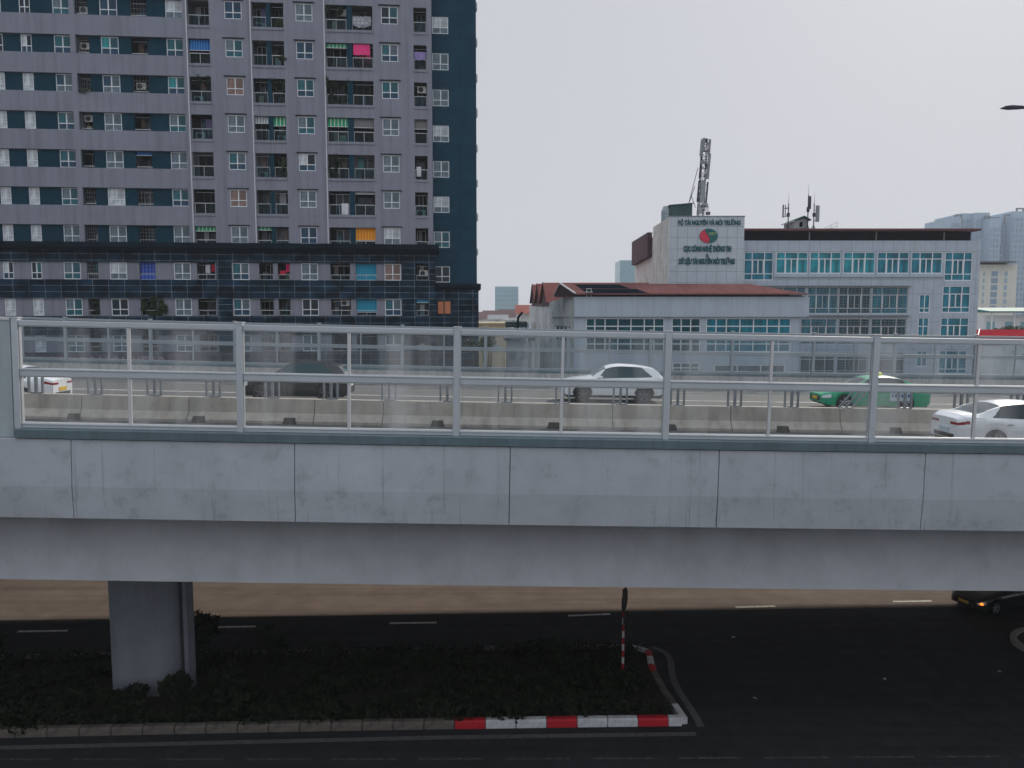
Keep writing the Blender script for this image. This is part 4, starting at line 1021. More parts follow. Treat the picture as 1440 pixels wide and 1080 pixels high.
# ================================================================== MINISTRY BUILDING (right)
def grid_window(parent, x0, x1, z0, z1, y, cols, zrows, glass, casement=None, grille=False, t=.09):
    """white mullioned window: cols = x fractions of the bars, zrows = z fractions"""
    f = MB(); w = x1 - x0; h = z1 - z0
    f.box(0, w, -.02, .08, 0, t); f.box(0, w, -.02, .08, h - t, h); f.box(0, t, -.02, .08, t, h - t); f.box(w - t, w, -.02, .08, t, h - t)
    for q in zrows: f.box(t, w - t, -.016, .08, h * q - t / 2, h * q + t / 2)
    zs = [t] + [v for q in zrows for v in (h * q - t / 2, h * q + t / 2)] + [h - t]
    for q in cols:
        for a, b in zip(zs[::2], zs[1::2]): f.box(w * q - t / 2, w * q + t / 2, -.018, .08, a, b)
    if casement:
        a, b, zr0, zr1 = casement
        za = h * zr0 + t / 2 if zr0 else t; zb_ = h * zr1 - t / 2 if zr1 < 1 else h - t
        for q in (a, (a + b) / 2, b): f.box(w * q - .06, w * q + .06, -.03, -.0185, za, zb_)
    o = f.build('window', 'window_white', parent); o.location = (x0, y, z0)
    p = MB(); p.box(t, w - t, .03, .05, t, h - t); p.build('pane', glass, o)
    if grille:
        b = MB()
        for i in range(1, 9): b.box(.02, w - .02, -.14, -.12, h * i / 9 - .02, h * i / 9 + .02)
        for i in range(0, 9): b.box(.02 + (w - .08) * i / 8, .06 + (w - .08) * i / 8, -.118, -.10, 0, h)
        b.build('grille', 'galv_steel', o)
    return o
MY = 86.0
mb_ = empty('office_building', 'grey panelled office block with teal windows and a thin red roof', 'building', (25, MY, 0))
def M_(x): return x - 25.0
top = [(25.7, 28.96, 17.0, 20.1)] + [(a, b, 17.74, 20.1) for a, b in ((29.26, 32.80), (33.0, 36.48), (36.72, 40.24), (40.47, 44.01), (44.23, 47.69))] + [(47.95, 51.02, 16.95, 20.1)]
r2 = [(29.2, 32.62, 13.31, 16.26), (32.85, 36.25, 13.31, 16.26), (36.36, 39.88, 13.31, 16.26), (40.04, 44.01, 13.31, 16.26)]
r3 = [(28.7, 32.1, 9.9, 12.76), (32.25, 36.19, 9.9, 12.76), (36.44, 39.87, 9.9, 12.76), (40.08, 43.96, 9.9, 12.76)]
sm = [(45.32, 46.52, 13.42, 15.43), (45.29, 46.50, 10.1, 12.87), (45.3, 46.5, 7.4, 9.2)]
rt = [(47.87, 50.98, 13.42, 16.37), (47.82, 50.98, 9.95, 12.87), (47.8, 50.95, 6.6, 9.2)]
r4 = [(32.3, 36.1, 6.4, 9.0), (36.4, 39.8, 6.4, 9.0), (40.1, 43.9, 6.4, 9.0)]
allw = top + r2 + r3 + sm + rt + r4
g = MB(); wall_grid(g, 0, M_(51.86), 0, 21.35, [(M_(a), M_(b), c, d, .15) for a, b, c, d in allw])
X1 = M_(51.86); g.quad((X1, 0, 0), (X1, 18, 0), (X1, 18, 21.35), (X1, 0, 21.35)); g.quad((0, 0, 0), (0, 0, 21.35), (0, 18, 21.35), (0, 18, 0)); g.quad((0, 0, 21.35), (X1, 0, 21.35), (X1, 18, 21.35), (0, 18, 21.35)); g.quad((0, 18, 0), (0, 18, 21.35), (X1, 18, 21.35), (X1, 18, 0))
g.build('wall', 'panel_grey', mb_, fix=False)
g = MB(); g.box(.2, X1 - .2, 1.6, 1.7, .2, 21.2); g.build('interior', 'recess_dark', mb_)
for i, (a, b, c, d) in enumerate(top):
    last = i in (0, 6)
    grid_window(mb_, M_(a), M_(b), c, d, .06, (.28, .70) if last else (.28, .68), (.23, .72) if last else (.68,), 'teal_bright' if i in (1, 2, 3) else 'teal_glass', (.30, .66, .23 if last else 0, .72 if last else .68))
for i, (a, b, c, d) in enumerate(r2): grid_window(mb_, M_(a), M_(b), c, d, .06, (.28, .72), (.20, .70), 'teal_glass' if i != 2 else 'teal_glass_dark', (.30, .70, .20, .70), True, .07)
for i, (a, b, c, d) in enumerate(r3): grid_window(mb_, M_(a), M_(b), c, d, .06, (.28, .72), (.20, .70), 'teal_glass_dark' if i != 1 else 'teal_glass', (.30, .70, .20, .70), True, .07)
for a, b, c, d in r4: grid_window(mb_, M_(a), M_(b), c, d, .06, (.28, .72), (.2, .7), 'teal_glass_dark', None, True, .07)
for i, (a, b, c, d) in enumerate(sm): grid_window(mb_, M_(a), M_(b), c, d, .06, (.5,), (.25,) if i == 0 else (.65,), 'teal_glass', None)
for a, b, c, d in rt: grid_window(mb_, M_(a), M_(b), c, d, .06, (.25, .70), (.20, .70), 'teal_glass', (.27, .68, .2, .7))
g = MB()
for a, b in ((28.96, 29.26), (32.80, 33.0), (36.48, 36.72), (40.24, 40.47), (44.01, 44.23)): g.box(M_(a) + .04, M_(b) - .04, -.12, -.003, 17.6, 20.3)
g.box(M_(29.0), M_(47.9), -.16, -.004, 17.35, 17.58); g.build('pilaster', 'panel_low', mb_)
g = MB(); g.box(M_(26), M_(44.2), -.35, -.002, 13.02, 13.14); g.box(M_(26), M_(44.2), -.35, -.003, 16.30, 16.40); g.build('sun_ledge', 'galv_steel', mb_)
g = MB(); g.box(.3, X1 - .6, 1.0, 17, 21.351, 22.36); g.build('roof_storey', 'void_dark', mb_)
g = MB()
for X in (32.9, 40.3, 47.8): g.box(M_(X) - .05, M_(X) + .05, .1, .2, 21.351, 22.37)
g.build('roof_post', 'galv_steel', mb_)
g = MB(); g.prof([(-.5, 22.40), (-.5, 22.62), (8.5, 23.2), (17.5, 22.62), (17.5, 22.40)], .1, X1 - .35, 4); g.build('roof', 'roof_red', mb_)
# sign block
SY = 83.0
sb_ = empty('sign_tower', 'pale panelled block carrying green lettering and a red and green emblem', 'building', (16.8, SY, 0))
g = MB(); g.quad((0, 0, 0), (7.95, 0, 0), (7.95, 0, 23.59), (0, 0, 23.59)); g.quad((7.95, 0, 0), (7.95, 22, 0), (7.95, 22, 23.59), (7.95, 0, 23.59)); g.build('wall', 'panel_sign', sb_, fix=False)
g = MB(); g.quad((0, 0, 0), (0, 0, 23.59), (0, 9.8, 23.59), (0, 9.8, 0)); g.quad((0, 9.8, 0), (0, 9.8, 22.4), (0, 23, 22.4), (0, 23, 0)); g.quad((0, 9.8, 22.4), (0, 9.8, 23.59), (7.95, 9.8, 23.59), (7.95, 9.8, 22.4)); g.quad((0, 0, 23.59), (7.95, 0, 23.59), (7.95, 9.8, 23.59), (0, 9.8, 23.59)); g.quad((0, 9.8, 22.4), (7.95, 9.8, 22.4), (7.95, 23, 22.4), (0, 23, 22.4)); g.quad((0, 23, 0), (0, 23, 22.4), (7.95, 23, 22.4), (7.95, 23, 0))
g.build('side_wall', 'stained_wall', sb_, fix=False)
g = MB(); g.box(-.06, 8.0, -.06, .2, 23.591, 23.66); g.build('coping', 'galv_steel', sb_)
g = MB(); g.prof([(10.2, 22.9), (22.5, 22.95), (22.5, 19.9), (10.2, 20.15)], -.55, -.02); g.build('awning', 'maroon', sb_)
g = MB(); g.box(-.58, -.01, 10.1, 22.6, 22.955, 23.03); g.build('awning_trim', 'galv_steel', sb_)
RX = (PI / 2, 0, 0)
def zpx(py, Y): return at(720, py, Y)[1]
def xpx(px, Y): return (px - 720) / F * Y * 1.0
cx = lambda px: at(px, 330, SY)[0] - 16.8
text_obj('BỘ TÀI NGUYÊN VÀ MÔI TRƯỜNG', .66, 'sign_green', sb_, ((cx(953.5) + cx(1041)) / 2, -.05, zpx(316.2, SY)), RX, width=cx(1041) - cx(953.5), bold=.028)
text_obj('CỤC CÔNG NGHỆ THÔNG TIN', .74, 'sign_green', sb_, ((cx(961.5) + cx(1028.5)) / 2, -.05, zpx(353.3, SY)), RX, width=cx(1028.5) - cx(961.5), bold=.05)
text_obj('&', .62, 'sign_green', sb_, (cx(995), -.05, zpx(362.2, SY)), RX, bold=.008)
text_obj('DỮ LIỆU TÀI NGUYÊN MÔI TRƯỜNG', .74, 'sign_green', sb_, ((cx(955) + cx(1034)) / 2, -.05, zpx(371, SY)), RX, width=cx(1034) - cx(955), bold=.05)
# emblem: an ellipse split by a wave, red left, green right
ex, ez = cx(996.5), zpx(331.8, SY); ea, eb = .96, .745
wave = [(ea * .04 * math.cos(i) + .0, 0) for i in range(1)]
def wv(z): return -.18 + .26 * math.sin(-z / eb * 2.2 + .45)
n = 26; redp = []; grnp = []; mid = []
for i in range(n + 1):
    z = -eb * .97 + 2 * eb * .97 * i / n; lim = ea * math.sqrt(max(0, 1 - (z / eb) ** 2)); mid.append((max(-lim, min(lim, wv(z))), z, lim))
red = MB(); grn = MB()
for (a, z0, l0), (b, z1, l1) in zip(mid, mid[1:]):
    red.prism_y([(-l0, z0), (a - .012, z0), (b - .012, z1), (-l1, z1)], -.10, -.012); grn.prism_y([(a + .012, z0), (l0, z0), (l1, z1), (b + .012, z1)], -.10, -.012)
em = MB(); em.prism_y([(1.03 * ea * math.cos(2 * PI * i / 36), 1.04 * eb * math.sin(2 * PI * i / 36)) for i in range(36)], -.011, -.003)
eo = em.build('emblem', 'sign_green', sb_); eo.location = (ex, 0, ez)
red.build('red_field', 'logo_red', eo); grn.build('green_field', 'logo_green', eo)
text_obj('CNTT', .36, 'logo_yellow', eo, (.40, -.11, .10), RX, name='emblem_letters', width=.86)
# roof tanks
def tank(label, px0, px1, py0, Y, m, zbase=23.6):
    x0, z1 = at(px0, py0, Y); x1, _ = at(px1, py0, Y); r = (x1 - x0) / 2
    o = empty('water_tank', label, 'water tank', ((x0 + x1) / 2, Y, zbase)); n = 24
    g = MB(); h = z1 - zbase
    for a, b, r0, r1 in ((0, h * .82, r, r), (h * .82, h, r, r * .55)): g.tube((0, 0, a), (0, 0, b), r0, r1, n)
    g.build('shell', m, o)
    g = MB()
    for q in (.2, .45, .7): g.tube((0, 0, h * q - .03), (0, 0, h * q + .03), r * 1.02, None, n)
    g.build('band', 'galv_steel', o)
ts = empty('roof_shed', 'dark teal sheet metal shed on the sign block roof beside the mast', 'shed', (at(943, 300, 90)[0], 90.2, 23.6))
x0 = at(943, 300, 90)[0]; x1 = at(974, 300, 90)[0]; h0 = at(943, 289, 90)[1] - 23.6; h1 = at(974, 286, 90)[1] - 23.6
g = MB(); g.prism_y([(0, 0), (x1 - x0, 0), (x1 - x0, h1), (0, h0)], 0, 3); g.build('wall', 'tank_teal', ts)
g = MB(); g.prism_y([(-.15, h0 + .005), (x1 - x0 + .1, h1 + .005), (x1 - x0 + .1, h1 + .09), (-.15, h0 + .09)], -.2, 3.2); g.build('roof', 'tank_teal', ts)
tank('pale steel water tank at the left end of the sign block roof', 930, 944, 290, 91, 'tank_steel', 22.6)
# antenna mast
ax, az = at(984.5, 305, 88); ax2, az2 = at(991.5, 196, 88)
mast = empty('antenna_mast', 'leaning lattice mast loaded with grey panel antennas on the sign block roof', 'antenna mast', (ax, 88, 23.6))
Hm = az2 - 23.6; lean = (ax2 - ax) / Hm
def mp(q, dx, dy): return (lean * Hm * q + dx, dy, Hm * q)
g = MB(); ww = .32
for dx, dy in ((-ww, -ww), (ww, -ww), (ww, ww), (-ww, ww)): g.tube(mp(0, dx, dy), mp(1, dx * .7, dy * .7), .05, .04, 6)
for i in range(14):
    q, q2 = i / 14, (i + 1) / 14; C4 = [(-ww, -ww), (ww, -ww), (ww, ww), (-ww, ww)]
    for j in range(4):
        a = C4[j]; b = C4[(j + 1) % 4]; g.tube(mp(q, *a), mp(q2, *b), .025, None, 5); g.tube(mp(q, *a), mp(q, *b), .025, None, 5)
g.build('lattice', 'antenna_dark', mast)
ra = random.Random(2)
for (px, py0, py1, w, y, m) in ((985.5, 196, 220, .30, -.7, 'antenna_grey'), (988.5, 194, 212, .26, -.6, 'antenna_grey'), (996.5, 196, 218, .26, -.5, 'antenna_grey'), (983.5, 218, 251, .17, -.5, 'antenna_dark'), (994.8, 216, 252, .30, -.75, 'antenna_grey'), (986.8, 254, 285, .50, -.8, 'antenna_grey'), (980.5, 254, 284, .16, -.4, 'antenna_dark'), (992.7, 256, 286, .18, -.55, 'antenna_dark'), (987.5, 226, 231, .55, -.8, 'antenna_grey')):
    X, za = at(px, py1, 88 + y); _, zb2 = at(px, py0, 88 + y); hh = zb2 - za
    g = MB(); g.prism([(-w / 2, -.06), (-w * .35, -.12), (w * .35, -.12), (w / 2, -.06), (w / 2, .06), (-w / 2, .06)], 0, hh); o = g.build('panel_antenna', m, mast); o.location = (X - ax, y, za - 23.6); o.rotation_euler = (0, R(4), 0)
g = MB()
for i in range(10):
    q = i / 10 + .04; g.box(lean * Hm * q - .55, lean * Hm * q + .5, -.62, -.55, Hm * q, Hm * q + .06)
    if ra.random() < .6: x = ra.uniform(-.5, .4); g.box(lean * Hm * q + x, lean * Hm * q + x + .28, -.66, -.45, Hm * q + .12, Hm * q + .5)
g.build('bracket', 'antenna_dark', mast)
for i in range(7):
    g = MB(); x = ra.uniform(-.9, .6); z = ra.uniform(.1, 1.5); g.box(x, x + ra.uniform(.25, .5), -.9, -.6, z, z + ra.uniform(.3, .6)); g.build('radio_unit', ra.choice(['antenna_dark', 'antenna_grey', 'white_wall']), mast, bevel=.03)
g = MB()
for (pa, qa), (pb, qb) in (((981.5, 236), (968.5, 286)), ((971.8, 274), (978, 292)), ((977, 262), (969.5, 284))):
    a = at(pa, qa, 87.6); b = at(pb, qb, 87.6); g.tube((a[0] - ax, -.4, a[1] - 23.6), (b[0] - ax, -.4, b[1] - 23.6), .035, None, 6)
g.build('guy_wire', 'antenna_dark', mast)
# roof hut with poles
hx0, hz0 = at(1115, 321, 90); hx1, _ = at(1136.5, 321, 90); hzt = at(1126, 306.5, 90)[1]
hut = empty('roof_hut', 'small pale hut with a green gable roof on the office block roof', 'hut', (hx0, 90, 22.5))
w = hx1 - hx0; hh = hzt - 22.5
g = MB(); g.prism_y([(0, 0), (w, 0), (w, hh * .86), (w * .72, hh), (0, hh * .78)], 0, 3); g.build('wall', 'hut_wall', hut)
g = MB(); g.prism_y([(-.25, hh * .72 + .05), (w * .68, hh * 1.06), (w + .25, hh * .78 + .1), (w + .25, hh * .78 + .2), (w * .68, hh * 1.06 + .14), (-.25, hh * .72 + .14)], -.25, 3.2); g.build('roof', 'hut_green', hut)
g = MB(); g.box(w * .42, w * .62, -.03, -.003, hh * .45, hh * .75); g.build('window', 'void_dark', hut)
def pole_set(label, px, ytop, whip, pans):
    x, _ = at(px, 320, 89.5); o = empty('rooftop_antenna', label, 'antenna', (x, 89.5, 22.55)); zt = at(px, ytop, 89.5)[1] - 22.55; zw = at(px, whip, 89.5)[1] - 22.55
    g = MB(); g.tube((0, 0, 0), (0, 0, zt), .07, .06, 8); g.tube((0, 0, zt), (0, 0, zw), .022, .012, 6)
    g.tube((0, 0, .9), (-.5, .1, 0), .04, None, 6); g.tube((0, 0, .9), (.45, .1, 0), .04, None, 6)
    g.box(-.14, .14, -.1, .1, zt * .55, zt * .68); g.build('pole', 'antenna_dark', o)
    for pp, p0, p1, w, m in pans:
        xx, z1 = at(pp, p0, 89.3); _, z0 = at(pp, p1, 89.3)
        g = MB(); g.prism([(-w / 2, -.05), (-w * .3, -.12), (w * .3, -.12), (w / 2, -.05), (w / 2, .05), (-w / 2, .05)], 0, z1 - z0); q = g.build('panel_antenna', m, o); q.location = (xx - x, -.2, z0 - 22.55)
        g = MB(); d = xx - x; g.box(min(0, d), max(0, d), -.2, -.14, .1, .16); g.box(min(0, d), max(0, d), -.2, -.14, (z1 - z0) * .7, (z1 - z0) * .7 + .06); q2 = g.build('antenna_arm', 'antenna_dark', o); q2.location = (0, 0, z0 - 22.55)
pole_set('thin antenna pole left of the green roofed hut', 1108, 286, 272, [(1101.5, 288, 306, .13, 'antenna_dark'), (1104.5, 288, 304, .07, 'antenna_grey')])
pole_set('tallest antenna pole rising behind the green roofed hut', 1135.5, 274, 259, [(1139, 276, 294, .30, 'antenna_dark')])
pole_set('antenna pole with a wide pale panel right of the green roofed hut', 1144, 286, 272, [(1150, 289, 312, .42, 'antenna_grey')])
hr = empty('roof_railing', 'short rail frame on the office roof right of the antennas', 'railing', (at(1160, 320, 88)[0], 88, 22.6))
g = MB(); L = at(1177, 320, 88)[0] - at(1160, 320, 88)[0]; g.tube((0, 0, .35), (L, 0, 1.0), .02); g.tube((0, 0, .12), (L, 0, .6), .02)
for q in (0, .5, 1): g.tube((L * q, 0, 0), (L * q, 0, .35 + .65 * q), .02)
g.build('rail', 'antenna_grey', hr)

# low wing in front
LY = 70.0
lw = empty('low_wing', 'low pale office wing with a plain fascia, teal windows and a dull red roof', 'building', (5.65, LY, 0))
def L_(x): return x - 5.65
w1 = [(6.73, 13.9), (14.56, 17.2), (17.69, 25.44)]
hs = [(L_(a), L_(b), 9.75, 12.85, .2) for a, b in w1] + [(L_(14.67), L_(17.15), 7.82, 8.79, .15), (L_(18.5), L_(25), 5.6, 8.6, .15), (L_(7.0), L_(13.9), 5.0, 7.0, .15)]
W_ = L_(26.2)
g = MB(); wall_grid(g, 0, W_, 0, 12.95, hs, .25); g.quad((W_, .25, 0), (W_, 22, 0), (W_, 22, 14.7), (W_, .25, 14.7)); g.build('wall', 'panel_low', lw, fix=False)
g = MB(); g.box(.2, W_ - .2, 1.4, 1.5, .2, 12.8); g.build('interior', 'recess_dark', lw)
g = MB(); g.box(0.002, L_(26.93), -.02, .6, 12.95, 14.78); g.build('fascia', 'panel_low', lw)
grid_window(lw, L_(6.73), L_(13.9), 9.75, 12.85, .33, (.115, .245, .41, .575, .745, .87), (.24, .5, .76), 'teal_glass_dark')
g = MB(); 
grid_window(lw, L_(14.56), L_(17.2), 9.75, 12.85, .33, (.33, .66), (.24, .5, .76), 'teal_glass_dark')
grid_window(lw, L_(17.69), L_(25.44), 9.75, 12.85, .33, (.12, .24, .40, .56, .72, .86), (.24, .5, .76), 'teal_glass')
for (a, b, c, d) in ((14.67, 17.15, 7.82, 8.79), (18.5, 25, 5.6, 8.6), (7.0, 13.9, 5.0, 7.0)): grid_window(lw, L_(a), L_(b), c, d, .30, (.33, .66), (.5,), 'grey_glass')
# side wall running away from us
SV = lambda d: -.075 * d
g = MB(); D = 42
g.quad((0, 0, 12.95), (0, 0, 14.78), (SV(7), 7, 14.9), (SV(7), 7, 12.95)); g.quad((.0, .25, 0), (.0, .25, 12.95), (SV(18) + .25, 18, 12.95), (SV(18) + .25, 18, 0)); g.quad((SV(7), 7, 12.95), (SV(7), 7, 14.9), (SV(18), 18, 14.6), (SV(18), 18, 12.95))
g.quad((SV(18), 18, 0), (SV(18), 18, 14.6), (SV(D), D, 14.5), (SV(D), D, 0)); g.quad((0, 0, 12.95), (SV(18), 18, 12.95), (SV(18) + .25, 18, 12.95), (.25, 0, 12.95)); g.quad((SV(D), D, 0), (SV(D), D, 14.5), (20, D, 14.5), (20, D, 0))
g.build('side_wall', 'stained_wall_low', lw, fix=False)
for i in range(4):
    d = 2.6 + 3.0 * i; g = MB(); g.prof([(d, 10.6), (d + 1.1, 10.6), (d + 1.1, 11.9), (d, 11.9)], SV(d) + .04, SV(d) + .2); q = g.build('window', 'void_dark', lw)
    g = MB(); g.prof([(d - .1, 11.95), (d + 1.2, 11.95), (d + 1.2, 12.05), (d - .1, 12.05)], SV(d) - .25, SV(d) + .1); g.build('window_hood', 'galv_steel', q)
# roof: front slope, maroon gable end, dark open strip
g = MB()
rz0, rz1 = 15.06, 16.08
g.poly([(L_(5.6) + .1, -.35, rz0), (L_(26.6), -.35, rz0), (L_(22.4), 3.4, rz1), (L_(4.6), 3.4, rz1)]); g.poly([(L_(5.6) + .1, -.35, rz0 - .12), (L_(4.6), 3.4, rz1 - .12), (L_(22.4), 3.4, rz1 - .12), (L_(26.6), -.35, rz0 - .12)])
g.quad((L_(5.6) + .1, -.35, rz0 - .12), (L_(26.6), -.35, rz0 - .12), (L_(26.6), -.35, rz0), (L_(5.6) + .1, -.35, rz0)); g.poly([(L_(26.6), -.35, rz0), (L_(26.6), 7.2, rz0), (L_(22.4), 3.4, rz1)]); g.poly([(L_(22.4), 3.4, rz1), (L_(26.6), 7.2, rz0), (L_(4.2), 7.2, rz0), (L_(4.6), 3.4, rz1)])
g.build('roof', 'roof_red', lw, fix=False)
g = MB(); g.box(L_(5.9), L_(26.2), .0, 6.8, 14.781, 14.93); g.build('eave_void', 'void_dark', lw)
sl = lambda y: rz0 + (rz1 - rz0) * (y + .35) / 3.75
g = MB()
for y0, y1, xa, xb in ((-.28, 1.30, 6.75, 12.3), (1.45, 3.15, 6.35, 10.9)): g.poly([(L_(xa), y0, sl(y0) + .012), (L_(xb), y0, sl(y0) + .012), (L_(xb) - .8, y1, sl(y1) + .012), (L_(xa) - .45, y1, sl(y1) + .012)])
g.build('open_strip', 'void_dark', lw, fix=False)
g = MB(); g.poly([(L_(5.62), -.3, 14.785), (L_(4.62), 3.4, rz1 - .02), (L_(4.2), 7.1, 14.9)]); g.poly([(L_(5.62) + .1, -.3, 14.785), (L_(4.2) + .1, 7.1, 14.9), (L_(4.62) + .1, 3.4, rz1 - .02)]); g.build('gable_end', 'maroon', lw, fix=False)
g = MB(); g.tube((L_(5.66), -.42, rz0 + .02), (L_(4.55), 3.4, rz1 + .05), .09, None, 6); g.tube((L_(4.55), 3.4, rz1 + .05), (L_(4.15), 7.2, rz0), .07, None, 6); g.build('verge', 'rail_light', lw)
g = MB()
for xx in (6.75, 7.15): g.tube((L_(xx), -.1, 14.78), (L_(xx), -.1, 15.5), .025); 
g.tube((L_(6.75), -.1, 15.5), (L_(7.15), -.1, 15.5), .025); g.tube((L_(6.6), -.1, 15.2), (L_(7.3), -.1, 15.2), .025); g.build('roof_rail', 'rail_light', lw)
# gabled sheds along the side wall, red slopes towards us
for i, (d0, d1, ze, zr, lab) in enumerate(((18.5, 25.5, 14.6, 17.0, 'nearest red gabled roof behind the low wing'), (25.7, 31.2, 14.7, 17.15, 'middle red gabled roof behind the low wing'), (31.4, 37.5, 14.8, 17.3, 'farthest red gabled roof in the row behind the low wing'))):
    o = empty('gabled_shed', lab, 'shed', (5.65 + SV(d0), LY + d0, ze - .4), 0, 'red gabled roofs behind the low wing'); dm = (d0 + d1) / 2 - d0; de = d1 - d0
    xm = SV(dm) ; xe = SV(de); h = zr - ze; L = 12
    g = MB(); g.poly([(-.35, 0, .4), (L, 0, .4), (L, dm, h + .4), (xm - .35, dm, h + .4)]); g.poly([(xm - .35, dm, h + .4), (L, dm, h + .4), (L, de, .4), (xe - .35, de, .4)]); g.build('roof', 'roof_orange', o, fix=False)
    g = MB(); g.poly([(-.1, 0.05, 0), (-.1, 0.05, .38), (xm - .1, dm, h + .36), (xe - .1, de - .05, .38), (xe - .1, de - .05, 0)]); g.poly([(.1, .05, 0), (xe + .1, de - .05, 0), (xe + .1, de - .05, .38), (xm + .1, dm, h + .36), (.1, .05, .38)]); g.build('gable_end', 'maroon', o, fix=False)
    g = MB(); g.tube((-.35, 0, .4), (xm - .35, dm, h + .42), .07, None, 5); g.tube((xm - .35, dm, h + .42), (xe - .35, de, .4), .07, None, 5); g.build('verge', 'roof_red', o)
# house, canopy, tan building left of the wing
def house(name, label, x0, x1, y, d, z1, rm, wm, ridge=1.6, wins=()):
    o = empty(name, label, 'house', ((x0 + x1) / 2, y, 0)); w = (x1 - x0) / 2
    g = MB(); g.box(-w, w, 0, d, 0, z1); g.build('wall', wm, o)
    if ridge:
        g = MB(); e = .4; g.poly([(-w - e, -e, z1), (w + e, -e, z1), (w + e, d / 2, z1 + ridge), (-w - e, d / 2, z1 + ridge)]); g.poly([(w + e, d + e, z1), (-w - e, d + e, z1), (-w - e, d / 2, z1 + ridge), (w + e, d / 2, z1 + ridge)]); g.poly([(-w - e, -e, z1), (-w - e, d / 2, z1 + ridge), (-w - e, d + e, z1)]); g.poly([(w + e, -e, z1), (w + e, d + e, z1), (w + e, d / 2, z1 + ridge)]); g.build('roof', rm, o, fix=False)
    else:
        g = MB(); g.box(-w - .3, w + .3, -.3, d, z1 + .001, z1 + .3); g.build('roof', rm, o)
    for a, b, c, e in wins:
        g = MB(); g.box(a, b, -.06, -.003, c, e); g.build('window', 'far_window', o)
    return o
x0 = at(728, 430, 120)[0]; x1 = at(746, 430, 120)[0]; house('house', 'small house with a salmon red gabled roof beside the low wing', x0, x1, 120, 8, at(730, 441, 120)[1], 'roof_orange', 'stained_wall_low', 1.4, ((-.7, 0, 11, 12), (.2, .8, 11, 12)))
cn = empty('canopy', 'dark canopy with a crooked flue pipe in the gap beside the tower', 'canopy', (at(726, 455, 105)[0], 105, 0))
cw = (at(742, 455, 105)[0] - at(711, 455, 105)[0]) / 2; z1 = at(720, 452, 105)[1]; z0 = at(720, 462, 105)[1]
g = MB(); g.box(-cw, cw, -2, 4, z0 + .2, z1); g.build('roof', 'tank_teal', cn, bevel=.15)
g = MB(); 
for sx_ in (-cw + .1, -.3, cw - .3): g.box(sx_, sx_ + .2, -1.9, -1.7, 0, z0 + .2)
g.build('post', 'dark_steel', cn)
g = MB(); zz_ = at(735, 439, 103)[1]; g.tube((cw * .1, -2.1, z0 - 1), (cw * .15, -2.1, z1 + .6), .16, None, 10); g.tube((cw * .15, -2.1, z1 + .5), (cw * .55, -2.1, zz_), .16, None, 10); g.build('flue_pipe', 'void_dark', cn)
x0 = at(660, 455, 130)[0]; x1 = at(711, 455, 130)[0]; house('flat_roof_building', 'tan flat-roofed building in the gap right of the tower', x0, x1, 130, 14, at(690, 456, 130)[1], 'tan_wall', 'tan_wall', 0, ((3.0, 4.0, 9.5, 10.5), (5, 5.8, 9.5, 10.5), (1.0, 2.0, 7, 8.2), (4, 5, 6.5, 7.8)))
# hazy small houses beyond the gap
hz_spots = [(678, 446, 200, 'maroon', 1.8), (690, 444, 230, 'maroon', 2.0), (700, 447, 190, 'slab_grey', 1.2), (713, 444, 215, 'maroon', 2.2), (722, 448, 180, 'white_wall', 0), (736, 446, 240, 'slab_grey', 1.5)]
for i, (px, py, Y, rm, rg_) in enumerate(hz_spots):
    X, Z = at(px, py, Y); house('house', ['far small house with a maroon roof, nearest the tower edge', 'far maroon-roofed house just right of the tower edge', 'far low house with a grey roof in the middle of the gap', 'far house with a steep maroon roof right of the gap middle', 'far white flat-roofed house behind the tan building', 'far grey-roofed house behind the dark canopy'][i], X - 2.2, X + 2.2, Y, 8, Z - .4, rm, 'white_wall' if i % 2 else 'stained_wall_low', rg_, ((-1.5, -.6, Z - 3, Z - 1.6), (.5, 1.4, Z - 3, Z - 1.6)))
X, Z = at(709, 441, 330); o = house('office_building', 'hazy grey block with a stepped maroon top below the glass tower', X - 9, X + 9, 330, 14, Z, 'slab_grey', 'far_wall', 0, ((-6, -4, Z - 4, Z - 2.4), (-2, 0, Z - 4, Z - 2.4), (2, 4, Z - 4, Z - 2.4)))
g = MB(); g.box(-5.0, 0.2, 2, 9, Z + .301, at(700, 436.5, 330)[1]); g.build('roof_storey', 'maroon', o)
# distant towers
def tower_block(name, label, px0, px1, py, Y, d, m, wins=None, curve=0.):
    x0, z1 = at(px0, py, Y); x1, _ = at(px1, py, Y); w = (x1 - x0) / 2
    o = empty(name, label, 'tower', ((x0 + x1) / 2, Y, 0)); g = MB(); n = 10
    fr = [(-w + 2 * w * i / n, -curve * math.sin(PI * i / n)) for i in range(n + 1)]
    g.prism(fr + [(w, d), (-w, d)], 0, z1); g.build('wall', m, o)
    if wins:
        nx, dz, mm, fx, fz = wins; zz = 2; k = MB(); cw = 2 * w / nx
        for i in range(nx):
            xa = -w + cw * (i + .5 - fx / 2); z = 2
            yy = -curve * math.sin(PI * (i + .5) / nx)
            while z < z1 - dz: k.box(xa, xa + cw * fx, yy - .22, yy + .5, z, z + dz * fz); z += dz
        tag(k.build('window_grid', mm, o), kind='stuff')
    return o, w, z1
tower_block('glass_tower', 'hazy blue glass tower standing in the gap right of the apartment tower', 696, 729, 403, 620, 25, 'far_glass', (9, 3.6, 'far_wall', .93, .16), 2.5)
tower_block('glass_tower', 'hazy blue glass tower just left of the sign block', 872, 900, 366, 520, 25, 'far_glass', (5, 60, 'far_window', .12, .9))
bl = [(1338, 1352, 306, 470), (1352, 1372, 300, 478), (1372, 1392, 299, 474), (1393, 1408, 307, 466), (1408, 1424, 305, 476), (1424, 1446, 297, 470), (1447, 1475, 303, 478)]
